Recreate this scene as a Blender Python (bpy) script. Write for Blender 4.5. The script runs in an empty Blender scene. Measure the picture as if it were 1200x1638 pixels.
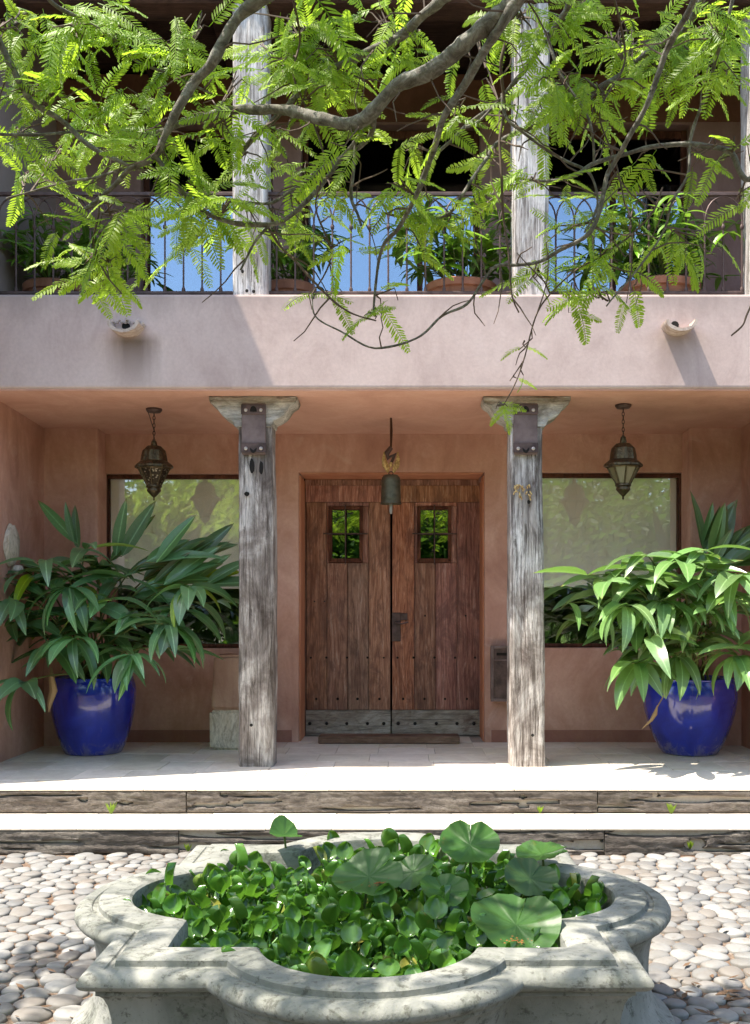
import bpy, bmesh, math, random
from mathutils import Vector, Matrix, noise
from math import radians as R, sin, cos, pi
rnd = random.Random(7)
S = bpy.context.scene
COL = S.collection
# ------------------------------------------------------------------ camera / light
H = 1.5; F = 1650.0; VX = 650.0; VY = 970.0
def W(px, py, D):
    """a point of the place, measured from the photograph at distance D"""
    return Vector(((px-VX)/F*D, D, H+(VY-py)/F*D))
cd = bpy.data.cameras.new('camera'); cam = bpy.data.objects.new('camera', cd); COL.objects.link(cam)
cam.location = (0, 0, H); cam.rotation_euler = (R(90), 0, 0)
cd.sensor_fit = 'VERTICAL'; cd.sensor_height = 36; cd.lens = F/1638*36
cd.shift_x = -50/1638; cd.shift_y = 151/1638
cd.clip_end = 500; cd.clip_start = 0.05
S.camera = cam
SUN = Vector((0.42, 0.14, -1)).normalized()      # travel direction of the sunlight
w = bpy.data.worlds.new('World'); S.world = w; w.use_nodes = True
nt = w.node_tree; bg = nt.nodes['Background']
sky = nt.nodes.new('ShaderNodeTexSky'); sky.sky_type = 'NISHITA'; sky.sun_disc = False
sky.sun_elevation = math.asin(-SUN.z); sky.sun_rotation = math.atan2(-SUN.x, -SUN.y)
sky.air_density = 1.0; sky.dust_density = 1.6; sky.ozone_density = 1.0
nt.links.new(sky.outputs[0], bg.inputs[0]); bg.inputs[1].default_value = 0.15
ld = bpy.data.lights.new('sun', 'SUN'); ld.energy = 4.0; ld.angle = R(0.5); ld.color = (1, 0.93, 0.82)
lo = bpy.data.objects.new('sun', ld); COL.objects.link(lo)
lo.rotation_euler = SUN.to_track_quat('-Z', 'Y').to_euler()
S.view_settings.view_transform = 'Standard'; S.view_settings.look = 'None'
S.view_settings.gamma = 1; S.view_settings.use_curve_mapping = False
S.view_settings.exposure = 1.6
S.cycles.max_bounces = 10; S.cycles.diffuse_bounces = 6; S.cycles.transparent_max_bounces = 24

# ------------------------------------------------------------------ materials
class N:
    def __init__(s, name):
        s.m = bpy.data.materials.new(name); s.m.use_nodes = True; s.t = s.m.node_tree
        s.b = s.t.nodes['Principled BSDF']; s.out = s.t.nodes['Material Output']
        s.tc = s.n('ShaderNodeTexCoord'); s.oi = s.n('ShaderNodeObjectInfo')
    def n(s, ty, **k):
        x = s.t.nodes.new(ty)
        for a, v in k.items():
            if a[0] == '_': x.inputs[a[1:].replace('_', ' ')].default_value = v
            else: setattr(x, a, v)
        return x
    def l(s, a, b): s.t.links.new(a, b)
    def coord(s, scale=(1, 1, 1), rand=False, gen=False):
        mp = s.n('ShaderNodeMapping'); mp.inputs['Scale'].default_value = scale
        if rand:
            v = s.n('ShaderNodeVectorMath', operation='SCALE'); cx = s.n('ShaderNodeCombineXYZ')
            for i in range(3): s.l(s.oi.outputs['Random'], cx.inputs[i])
            s.l(cx.outputs[0], v.inputs[0]); v.inputs['Scale'].default_value = 37.0
            a = s.n('ShaderNodeVectorMath', operation='ADD'); s.l(s.tc.outputs['Object'], a.inputs[0]); s.l(v.outputs[0], a.inputs[1])
            s.l(a.outputs[0], mp.inputs[0])
        else: s.l(s.tc.outputs['Object'], mp.inputs[0])
        return mp.outputs[0]
    def noise(s, co, scale, detail=6, rough=.55, dist=0):
        x = s.n('ShaderNodeTexNoise'); s.l(co, x.inputs['Vector'])
        x.inputs['Scale'].default_value = scale; x.inputs['Detail'].default_value = detail
        x.inputs['Roughness'].default_value = rough; x.inputs['Distortion'].default_value = dist
        return x.outputs[0]
    def vor(s, co, scale, feature='F1'):
        x = s.n('ShaderNodeTexVoronoi', feature=feature); s.l(co, x.inputs['Vector']); x.inputs['Scale'].default_value = scale
        return x.outputs['Distance']
    def ramp(s, f, stops):
        x = s.n('ShaderNodeValToRGB'); e = x.color_ramp.elements
        while len(e) < len(stops): e.new(0.5)
        for i, (p, c) in enumerate(stops):
            e[i].position = p; e[i].color = (c, c, c, 1) if isinstance(c, (int, float)) else (*c, 1)
        s.l(f, x.inputs[0]); return x.outputs[0]
    def mix(s, f, a, b, mode='MIX'):
        x = s.n('ShaderNodeMix', data_type='RGBA', blend_type=mode)
        for v, i in ((f, 0), (a, 6), (b, 7)):
            if isinstance(v, (int, float)): x.inputs[i].default_value = v
            elif isinstance(v, tuple): x.inputs[i].default_value = (*v, 1)
            else: s.l(v, x.inputs[i])
        return x.outputs[2]
    def math(s, op, a, b=0.0, clamp=False):
        x = s.n('ShaderNodeMath', operation=op, use_clamp=clamp)
        for i, v in enumerate((a, b)):
            if isinstance(v, (int, float)): x.inputs[i].default_value = v
            else: s.l(v, x.inputs[i])
        return x.outputs[0]
    def bump(s, h, strength=.3, dist=.02, prev=None):
        x = s.n('ShaderNodeBump'); s.l(h, x.inputs['Height']); x.inputs['Strength'].default_value = strength
        x.inputs['Distance'].default_value = dist
        if prev is not None: s.l(prev, x.inputs['Normal'])
        return x.outputs[0]
    def done(s, col=None, rough=.8, nrm=None, metal=0, spec=None, coat=0):
        if col is not None:
            if isinstance(col, tuple): s.b.inputs['Base Color'].default_value = (*col, 1)
            else: s.l(col, s.b.inputs['Base Color'])
        if isinstance(rough, (int, float)): s.b.inputs['Roughness'].default_value = rough
        else: s.l(rough, s.b.inputs['Roughness'])
        if nrm is not None: s.l(nrm, s.b.inputs['Normal'])
        s.b.inputs['Metallic'].default_value = metal
        if spec is not None: s.b.inputs['Specular IOR Level'].default_value = spec
        s.b.inputs['Coat Weight'].default_value = coat
        return s.m
    def rand_hsv(s, col, dh=.02, ds=.1, dv=.3):
        h = s.n('ShaderNodeHueSaturation'); s.l(col, h.inputs['Color'])
        r = s.oi.outputs['Random']
        r2 = s.math('FRACT', s.math('MULTIPLY', r, 17.3)); r3 = s.math('FRACT', s.math('MULTIPLY', r, 91.7))
        s.l(s.math('ADD', s.math('MULTIPLY', r, dh*2), .5-dh), h.inputs['Hue'])
        s.l(s.math('ADD', s.math('MULTIPLY', r2, ds*2), 1-ds), h.inputs['Saturation'])
        s.l(s.math('ADD', s.math('MULTIPLY', r3, dv*2), 1-dv), h.inputs['Value'])
        return h.outputs[0]

def plaster(name, dark, mid, light, sc=1.0, worn=None):
    m = N(name); co = m.coord()
    a = m.noise(co, .9*sc, 8, .6, .6); b = m.noise(m.coord((1, 1, .45)), 3.2*sc, 6, .65, 1.2); c = m.noise(co, 34, 5, .7)
    k = m.math('ADD', m.math('MULTIPLY', a, .55), m.math('MULTIPLY', b, .45))
    col = m.ramp(k, [(.38, dark), (.5, mid), (.62, light)])
    col = m.mix(m.ramp(c, [(.35, .25), (.65, 0.0)]), col, dark)
    if worn: col = m.mix(m.ramp(m.noise(co, 2.1, 7, .7, 2), [(.58, 0.0), (.75, .55)]), col, worn)
    n1 = m.bump(m.noise(co, 6, 6, .6), .35, .03); n2 = m.bump(c, .25, .006, n1)
    return m.done(col, .9, n2, spec=.25)
M = {}
M['terracotta'] = plaster('terracotta_plaster', (.40, .205, .15), (.55, .315, .235), (.67, .42, .33), worn=(.64, .46, .37))
M['reveal'] = plaster('orange_reveal_plaster', (.46, .18, .09), (.56, .25, .14), (.64, .33, .20))
M['baseband'] = plaster('red_base_band', (.26, .115, .085), (.32, .15, .11), (.38, .20, .15))
M['ceilingp'] = plaster('ceiling_plaster', (.52, .285, .205), (.61, .35, .26), (.68, .42, .32), .7)
# parapet: pinkish lime plaster, weathered along the top edge and under the spouts
m = N('pink_parapet_plaster'); co = m.coord()
a = m.noise(co, .8, 8, .6, .5); b = m.noise(m.coord((1, 1, .5)), 4, 7, .7, 1); c = m.noise(co, 40, 5, .7)
k = m.math('ADD', m.math('MULTIPLY', a, .5), m.math('MULTIPLY', b, .5))
col = m.ramp(k, [(.33, (.42, .31, .275)), (.5, (.54, .415, .37)), (.67, (.61, .485, .435))])
sep = m.n('ShaderNodeSeparateXYZ'); m.l(m.tc.outputs['Object'], sep.inputs[0])
zt = m.math('ADD', sep.outputs[2], m.math('MULTIPLY', m.noise(m.coord((1, 1, .3)), 3.5, 6, .7), .5))
col = m.mix(m.ramp(zt, [(0.0, 0.0), (1.0, 0.0)]), col, (.2, .16, .15))
tr = m.n('ShaderNodeMapRange'); m.l(zt, tr.inputs[0]); tr.inputs[1].default_value = 3.78; tr.inputs[2].default_value = 4.03; tr.inputs[4].default_value = .6
col = m.mix(tr.outputs[0], col, (.24, .19, .17))
for (sx, sz, wd) in ((-1.945, 3.42, .10), (1.91, 3.43, .06)):
    dx = m.math('ABSOLUTE', m.math('SUBTRACT', sep.outputs[0], sx))
    dx = m.math('ADD', dx, m.math('MULTIPLY', m.noise(m.coord((9, 1, .8)), 2, 4, .6), .14))
    r1 = m.n('ShaderNodeMapRange'); m.l(dx, r1.inputs[0]); r1.inputs[1].default_value = wd+.19; r1.inputs[2].default_value = wd*.5+.08; r1.inputs[4].default_value = 1
    r2 = m.n('ShaderNodeMapRange'); m.l(sep.outputs[2], r2.inputs[0]); r2.inputs[1].default_value = sz-.46; r2.inputs[2].default_value = sz-.04
    r3 = m.n('ShaderNodeMapRange'); m.l(sep.outputs[2], r3.inputs[0]); r3.inputs[1].default_value = sz+.03; r3.inputs[2].default_value = sz-.03
    f = m.math('MULTIPLY', m.math('MULTIPLY', r1.outputs[0], r2.outputs[0]), r3.outputs[0])
    col = m.mix(m.math('MULTIPLY', f, .8 if sx < 0 else .35), col, (.13, .085, .06))
col = m.mix(m.ramp(c, [(.35, .2), (.65, 0.0)]), col, (.3, .23, .21))
M['parapet'] = m.done(col, .92, m.bump(c, .12, .004, m.bump(m.noise(co, 5, 5, .5), .12, .02)), spec=.2)
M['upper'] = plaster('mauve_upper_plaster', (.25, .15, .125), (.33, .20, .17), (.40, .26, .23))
M['upper_brown'] = plaster('brown_lintel', (.16, .07, .045), (.22, .10, .065), (.27, .13, .085))

def weathered(name, dark, mid, light, grain=(9, 9, .7), rough=.9, tint=None, crack=.5, rand=True, sharp_=False):
    m = N(name); co = m.coord(grain, rand)
    g = m.noise(co, 3.2, 10, .72, .8); f = m.noise(m.coord((grain[0]*4, grain[1]*4, grain[2]*2.2), rand), 5, 8, .75, .3)
    big = m.noise(m.coord((2.2, 2.2, 1.3) if grain[2] < grain[0] else (1.1, 2, 2), rand), 1.7, 6, .65, 1.2)
    col = m.ramp(big, [(.33, dark), (.49, mid), (.62, light)])
    col = m.mix(m.ramp(g, [(.36, .75), (.5, 0.0)]), col, tuple(v*.45 for v in dark))
    col = m.mix(m.ramp(f, [(.38, .6), (.52, 0.0)]), col, tuple(v*.5 for v in mid))
    if sharp_:
        k1 = m.noise(m.coord((30, 30, 1.1), rand), 1.6, 12, .8, .9); k2 = m.noise(m.coord((5, 5, 1.2), rand), 1.4, 6, .6, .8)
        fk = m.math('MULTIPLY', m.ramp(k1, [(.46, 1.0), (.52, 0.0)]), m.ramp(k2, [(.42, 1.0), (.60, .3)]))
        col = m.mix(m.math('MULTIPLY', fk, .85), col, (.06, .045, .035))
    if tint: col = m.mix(m.ramp(m.noise(m.coord((1, 1, 1), rand), 3.3, 7, .7, 1.5), [(.55, 0.0), (.72, .7)]), col, tint)
    n1 = m.bump(g, crack, .02); n2 = m.bump(f, .6, .006, n1)
    return m.done(col, rough, n2, spec=.25)
M['post'] = weathered('weathered_post_wood', (.13, .10, .085), (.38, .33, .295), (.70, .65, .60), crack=1.0, sharp_=True)
M['post_r'] = weathered('whiter_weathered_post_wood', (.15, .115, .10), (.50, .45, .41), (.80, .76, .72), crack=1.0, sharp_=True)
M['post_pale'] = weathered('sunbleached_post_wood', (.40, .35, .32), (.60, .56, .53), (.76, .73, .70), crack=.8, sharp_=True)
M['capital'] = weathered('mossy_capital_wood', (.24, .21, .16), (.45, .43, .38), (.68, .66, .60), (.8, 9, 9), tint=(.10, .075, .04), crack=.8)
M['beam'] = weathered('old_beam_wood', (.075, .06, .05), (.14, .118, .10), (.22, .19, .16), (2.2, 7, 8), tint=(.06, .055, .03), crack=1)
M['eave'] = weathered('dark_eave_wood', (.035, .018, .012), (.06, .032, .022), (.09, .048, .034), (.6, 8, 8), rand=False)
M['iron'] = (lambda m: m.done(m.ramp(m.noise(m.coord(), 14, 6, .6), [(.35, (.055, .033, .028)), (.65, (.13, .082, .07))]), .6, m.bump(m.noise(m.coord(), 60, 4), .2, .004), .35))(N('rusty_iron'))
M['strap'] = (lambda m: m.done(m.ramp(m.noise(m.coord(), 9, 6, .6), [(.35, (.11, .07, .062)), (.65, (.20, .14, .125))]), .55, m.bump(m.noise(m.coord(), 50, 4), .2, .004), .2))(N('brown_strap_iron'))
M['bolt'] = N('dull_bolt_steel').done((.45, .40, .36), .4, None, .7)
M['darkhole'] = N('dark_wood_hole').done((.01, .008, .006), 1)
# door wood
m = N('old_door_wood'); co = m.coord((7, 7, .55), True)
g = m.noise(co, 4, 10, .72, 1.6); f = m.noise(m.coord((38, 38, 1.6), True), 3, 8, .75, .4); big = m.noise(m.coord((2.5, 2.5, 1.1), True), 1.6, 6, .7, 2)
col = m.ramp(g, [(.3, (.10, .038, .024)), (.44, (.29, .12, .072)), (.56, (.46, .225, .145)), (.70, (.64, .43, .33))])
col = m.mix(m.ramp(big, [(.38, .75), (.54, 0.0)]), col, (.15, .065, .045))
col = m.mix(m.ramp(f, [(.36, .75), (.5, 0.0)]), col, (.10, .04, .028))
z = m.n('ShaderNodeSeparateXYZ'); m.l(m.tc.outputs['Object'], z.inputs[0])
M['door'] = m.done(m.rand_hsv(col, .012, .12, .28), m.ramp(f, [(.3, .75), (.7, .5)]), m.bump(g, .45, .012, m.bump(f, .5, .004)), spec=.35)
M['kick'] = weathered('grey_kick_board', (.15, .115, .085), (.33, .28, .225), (.48, .43, .36), (.7, 8, 9), tint=(.10, .045, .028))
M['frame_wood'] = weathered('red_brown_window_frame', (.06, .022, .013), (.11, .04, .024), (.17, .07, .04), (7, 7, 1), crack=.2)
M['stud'] = N('black_stud').done((.018, .014, .012), .5, None, .6)
# floors
def stone(name, dark, light, rough=.6, spots=.4, sc=1, rand=True):
    m = N(name); co = m.coord((1, 1, 1), rand)
    a = m.noise(co, 3*sc, 8, .65, 1.2); c = m.noise(co, 30*sc, 6, .7)
    col = m.mix(m.ramp(a, [(.3, 0.0), (.7, 1.0)]), dark, light)
    col = m.mix(m.ramp(c, [(.33, spots), (.5, 0.0)]), col, tuple(v*.45 for v in dark))
    if rand: col = m.rand_hsv(col, .01, .15, .1)
    return m.done(col, rough, m.bump(c, .25, .004, m.bump(a, .2, .02)), spec=.35)
M['tile'] = stone('pale_limestone_tile', (.60, .52, .42), (.78, .71, .60), .6, .2, 1.2)
M['joint'] = stone('sandy_tile_joint', (.34, .29, .24), (.46, .41, .35), .9, .3, 2, False)
m = N('river_cobble'); co = m.coord((1, 1, 1), True)
c = m.noise(co, 22, 6, .7); a = m.noise(co, 5, 5, .6, 1)
col = m.ramp(m.oi.outputs['Random'], [(0, (.17, .168, .16)), (.2, (.235, .232, .222)), (.4, (.13, .133, .135)), (.6, (.30, .296, .28)), (.75, (.18, .182, .178)), (.9, (.175, .155, .135)), (1, (.08, .082, .085))])
col = m.mix(m.ramp(a, [(.35, .35), (.65, 0.0)]), col, (.20, .165, .13)); col = m.mix(m.ramp(c, [(.3, .5), (.5, 0.0)]), col, (.13, .11, .09))
M['cobble'] = m.done(col, .62, m.bump(c, .2, .003), spec=.35)
m = N('river_cobble_field'); co = m.coord()
att = m.n('ShaderNodeAttribute', attribute_name='stone_tone')
c = m.noise(co, 22, 6, .7); a = m.noise(co, 5, 5, .6, 1)
col = m.ramp(att.outputs['Fac'], [(0, (.17, .168, .16)), (.2, (.235, .232, .222)), (.4, (.13, .133, .135)), (.6, (.30, .296, .28)), (.75, (.18, .182, .178)), (.9, (.175, .155, .135)), (1, (.08, .082, .085))])
col = m.mix(m.ramp(a, [(.35, .35), (.65, 0.0)]), col, (.20, .165, .13)); col = m.mix(m.ramp(c, [(.3, .5), (.5, 0.0)]), col, (.13, .11, .09))
M['cobbles'] = m.done(col, .62, m.bump(c, .2, .003), spec=.35)
m = N('brown_soil'); co = m.coord(); a = m.noise(co, 3, 8, .7); c = m.noise(co, 45, 6, .75)
M['soil'] = m.done(m.mix(m.ramp(c, [(.4, 0.0), (.6, 1.0)]), m.ramp(a, [(.35, (.13, .075, .045)), (.65, (.22, .15, .10))]), (.09, .055, .035)), .95, m.bump(c, .8, .015), spec=.2)
m = N('bed_mortar'); co = m.coord(); a = m.noise(co, 1.3, 7, .7, 1); c = m.noise(co, 60, 6, .75)
M['mortar'] = m.done(m.mix(m.ramp(c, [(.4, 0.0), (.6, 1.0)]), m.ramp(a, [(.42, (.26, .21, .165)), (.58, (.15, .085, .05))]), (.12, .08, .055)), .95, m.bump(c, .8, .01), spec=.2)
# fountain stone
m = N('lichened_fountain_stone'); co = m.coord()
a = m.noise(co, 2.4, 8, .65, 1); b = m.noise(co, 9, 8, .7, 1.2); c = m.noise(co, 38, 7, .75); v = m.noise(co, 85, 4, .6)
col = m.ramp(a, [(.35, (.15, .155, .135)), (.5, (.225, .225, .20)), (.65, (.29, .285, .255))])
col = m.mix(m.ramp(b, [(.5, 0.0), (.66, .55)]), col, (.11, .12, .09))
col = m.mix(m.ramp(m.math('ADD', m.math('MULTIPLY', c, .6), m.math('MULTIPLY', b, .4)), [(.535, 0.0), (.585, .75)]), col, (.075, .072, .06))
col = m.mix(m.ramp(v, [(.62, 0.0), (.70, .7)]), col, (.13, .12, .10))
M['fount'] = m.done(col, .85, m.bump(c, .5, .006, m.bump(b, .4, .012)), spec=.3)
m = N('glazed_blue_ceramic'); co = m.coord(); a = m.noise(co, 5, 5, .6, 1)
sz_ = m.n('ShaderNodeSeparateXYZ'); m.l(m.tc.outputs['Object'], sz_.inputs[0]); dn = m.noise(m.coord((1, 1, .5)), 9, 8, .7, 1)
zz_ = m.math('SUBTRACT', dn, m.math('MULTIPLY', sz_.outputs[2], 1.9)); dust = m.math('ADD', m.ramp(zz_, [(.34, 0.0), (.56, .5)]), m.ramp(m.noise(m.coord((6, 6, .6)), 4, 7, .7), [(.60, 0.0), (.72, .16)]))
bc = m.mix(dust, m.ramp(a, [(.3, (.006, .014, .24)), (.7, (.016, .035, .45))]), (.30, .26, .24))
M['blue'] = m.done(bc, m.math('ADD', m.math('MULTIPLY', dust, .7), .15), m.bump(m.noise(co, 7, 3), .12, .02), spec=.6, coat=.6)
m = N('terracotta_pot_clay'); co = m.coord(); a = m.noise(co, 7, 7, .65, 1)
M['clay'] = m.done(m.ramp(a, [(.3, (.22, .085, .045)), (.7, (.36, .16, .09))]), .8, m.bump(m.noise(co, 40, 4), .2, .004))
m = N('old_spout_clay'); co = m.coord(); a = m.noise(co, 16, 7, .7, 1)
M['spout'] = m.done(m.ramp(a, [(.3, (.28, .19, .14)), (.7, (.58, .49, .42))]), .9, m.bump(a, .4, .01))
m = N('brass_lantern'); co = m.coord(); a = m.noise(co, 40, 6, .65); vv = m.vor(co, 70)
M['brass'] = m.done(m.ramp(a, [(.3, (.05, .036, .02)), (.7, (.16, .12, .065))]), .42, m.bump(vv, .8, .004), .8)
M['pierced'] = (lambda m: m.done(m.mix(m.ramp(m.vor(m.coord(), 48), [(.25, 1.0), (.4, 0.0)]), (.045, .032, .018), (.30, .25, .18)), .45, m.bump(m.vor(m.coord(), 48), 1, .006), .7))(N('pierced_dark_brass'))
M['lampglass'] = N('frosted_amber_glass').done((.22, .19, .10), .25)
M['gold'] = (lambda m: m.done(m.ramp(m.noise(m.coord(), 60, 5), [(.35, (.30, .17, .05)), (.65, (.70, .50, .20))]), .45, m.bump(m.noise(m.coord(), 90, 3), .5, .003), .5))(N('gilt_ornament'))
M['bell'] = (lambda m: m.done(m.ramp(m.noise(m.coord(), 20, 5), [(.35, (.085, .08, .05)), (.65, (.15, .14, .095))]), .5, None, .6))(N('bronze_bell'))
M['marble'] = weathered('cream_stone_block', (.50, .41, .30), (.62, .54, .42), (.70, .63, .52), (4, 4, 2), crack=.3)
m = N('roller_blind_cloth'); co = m.coord(); a = m.noise(m.coord((1, 1, .1)), 6, 4)
M['blind'] = m.done(m.ramp(a, [(.3, (.80, .76, .62)), (.7, (.86, .82, .69))]), .9, m.bump(m.noise(m.coord((60, 1, 60)), 3), .1, .003))
M['room'] = N('dark_room_wall').done((.035, .026, .02), .9)
def glass(name, f, tint=(1, 1, 1), refl=(.96, 1, .98)):
    m = N(name); t = m.t; t.nodes.remove(m.b)
    g = m.n('ShaderNodeBsdfGlossy'); g.inputs['Roughness'].default_value = .0; g.inputs['Color'].default_value = (*refl, 1)
    tr = m.n('ShaderNodeBsdfTransparent'); tr.inputs[0].default_value = (*tint, 1)
    mx = m.n('ShaderNodeMixShader'); mx.inputs[0].default_value = f
    nn = m.bump(m.noise(m.coord(), 1.6, 2, .4), .05, .01); m.l(nn, g.inputs['Normal'])
    m.l(tr.outputs[0], mx.inputs[1]); m.l(g.outputs[0], mx.inputs[2]); m.l(mx.outputs[0], m.out.inputs[0]); return m.m
M['glass'] = glass('window_glass', .125); M['glass_up'] = glass('blue_tinted_door_glass', .28, (.6, .65, .7), (.70, .86, 1)); M['glass_door'] = glass('dark_door_pane', .30, (.5, .5, .5))  # balcony door reflection is tinted blue to deepen the mirrored sky
def leafmat(name, c1, c2, trans, rough=.35, tf=.35, var=(.02, .12, .28), spec=.5, att=False, vein=True):
    m = N(name)
    src = m.oi.outputs['Random']
    if att: src = m.n('ShaderNodeAttribute', attribute_name='leaf_tone').outputs['Fac']
    col = m.mix(src, c1, c2)
    if vein:
        sp_ = m.n('ShaderNodeSeparateXYZ'); m.l(m.tc.outputs['Object'], sp_.inputs[0])
        ay = m.math('ABSOLUTE', sp_.outputs[1]); col = m.mix(m.ramp(ay, [(.004, .55), (.010, 0.0)]), col, tuple(min(1, v*2.2+.03) for v in c2))
        ph = m.math('SINE', m.math('MULTIPLY', m.math('SUBTRACT', m.math('MULTIPLY', ay, 3.0), sp_.outputs[0]), 130)); col = m.mix(m.math('MULTIPLY', m.ramp(ph, [(.5, 0.0), (1, 1.0)]), .22), col, tuple(v*.5 for v in c1))
        tip = m.math('ADD', sp_.outputs[0], m.math('MULTIPLY', m.noise(m.coord((1, 1, 1), True), 6, 4), .12)); col = m.mix(m.ramp(tip, [(.93, 0.0), (1.0, .8)]), col, (.25, .17, .06))
    nn = m.noise(m.coord(), 30, 4); col = m.mix(m.ramp(nn, [(.3, .3), (.6, 0.0)]), col, tuple(v*.6 for v in c1))
    if not att: col = m.rand_hsv(col, *var)
    if name == 'hyacinth_leaf': col = m.mix(m.ramp(m.math('FRACT', m.math('MULTIPLY', m.oi.outputs['Random'], 53.1)), [(.93, 0.0), (.99, .8)]), col, (.34, .30, .06)); col = m.mix(m.ramp(m.noise(m.coord((1, 1, 1), True), 26, 4, .6), [(.62, 0.0), (.68, .6)]), col, (.10, .08, .02))
    if name == 'lotus_leaf': col = m.mix(m.ramp(m.noise(m.coord(), 14, 6, .7), [(.6, 0.0), (.7, .5)]), col, (.16, .13, .03))
    m.done(col, rough, m.bump(m.noise(m.coord((14, 60, 14)), 2), .15, .004), spec=spec)
    tl = m.n('ShaderNodeBsdfTranslucent'); 
    tcol = m.mix(src, tuple(v for v in trans), tuple(v*1.15 for v in trans)); m.l(tcol, tl.inputs[0])
    mx = m.n('ShaderNodeMixShader'); mx.inputs[0].default_value = tf
    m.l(m.b.outputs[0], mx.inputs[1]); m.l(tl.outputs[0], mx.inputs[2]); m.l(mx.outputs[0], m.out.inputs[0]); return m.m
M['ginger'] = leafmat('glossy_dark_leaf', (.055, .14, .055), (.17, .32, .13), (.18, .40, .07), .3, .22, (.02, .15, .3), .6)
M['ginger_light'] = leafmat('lime_leaf', (.22, .34, .03), (.30, .42, .05), (.35, .5, .05), .35, .35)
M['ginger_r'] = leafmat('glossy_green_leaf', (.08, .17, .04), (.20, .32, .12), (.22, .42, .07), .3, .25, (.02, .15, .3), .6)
M['hyacinth'] = leafmat('hyacinth_leaf', (.022, .085, .014), (.13, .26, .045), (.16, .38, .03), .2, .28, (.015, .1, .3), .6, vein=False)
M['lily'] = leafmat('lotus_leaf', (.032, .088, .018), (.065, .15, .03), (.10, .26, .03), .4, .25, (.01, .1, .15), .35, vein=False)
M['balc'] = leafmat('balcony_leaf', (.07, .18, .03), (.24, .40, .05), (.30, .52, .05), .35, .28)
M['frond'] = leafmat('feathery_leaflets', (.09, .19, .016), (.34, .44, .035), (.44, .64, .045), .45, .5, (.025, .1, .22), .4, vein=False)
M['fronds'] = leafmat('feathery_leaflet_mass', (.09, .19, .016), (.34, .44, .035), (.44, .64, .045), .45, .5, (.025, .1, .22), .4, True, vein=False)
M['bgleaf'] = leafmat('garden_leaf', (.03, .08, .012), (.09, .17, .03), (.16, .32, .03), .5, .35, (.02, .1, .2), .3, True, vein=False)
M['stem'] = N('green_cane').done((.12, .15, .04), .6)
M['dry'] = N('dry_brown_leaf').done((.40, .26, .13), .8)
M['orange_bits'] = N('rust_spot').done((.30, .09, .02), .9)
m = N('grey_bark'); co = m.coord(); a = m.noise(co, 24, 8, .75, 1); c = m.noise(co, 110, 5, .7)
M['bark'] = m.done(m.ramp(a, [(.32, (.05, .042, .034)), (.5, (.15, .135, .115)), (.68, (.32, .31, .28))]), .85, m.bump(a, .7, .012, m.bump(c, .5, .003)), spec=.3)
M['twig'] = m = N('dark_twig').done((.095, .062, .045), .8)
m = N('dark_pond_water'); M['water'] = m.done((.008, .012, .008), .04, m.bump(m.noise(m.coord(), 9, 3), .1, .01), spec=.6)
m = N('garden_grass'); M['grass'] = m.done(m.ramp(m.noise(m.coord(), .8, 8, .7), [(.35, (.06, .09, .03)), (.65, (.14, .13, .07))]), .95)

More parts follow.
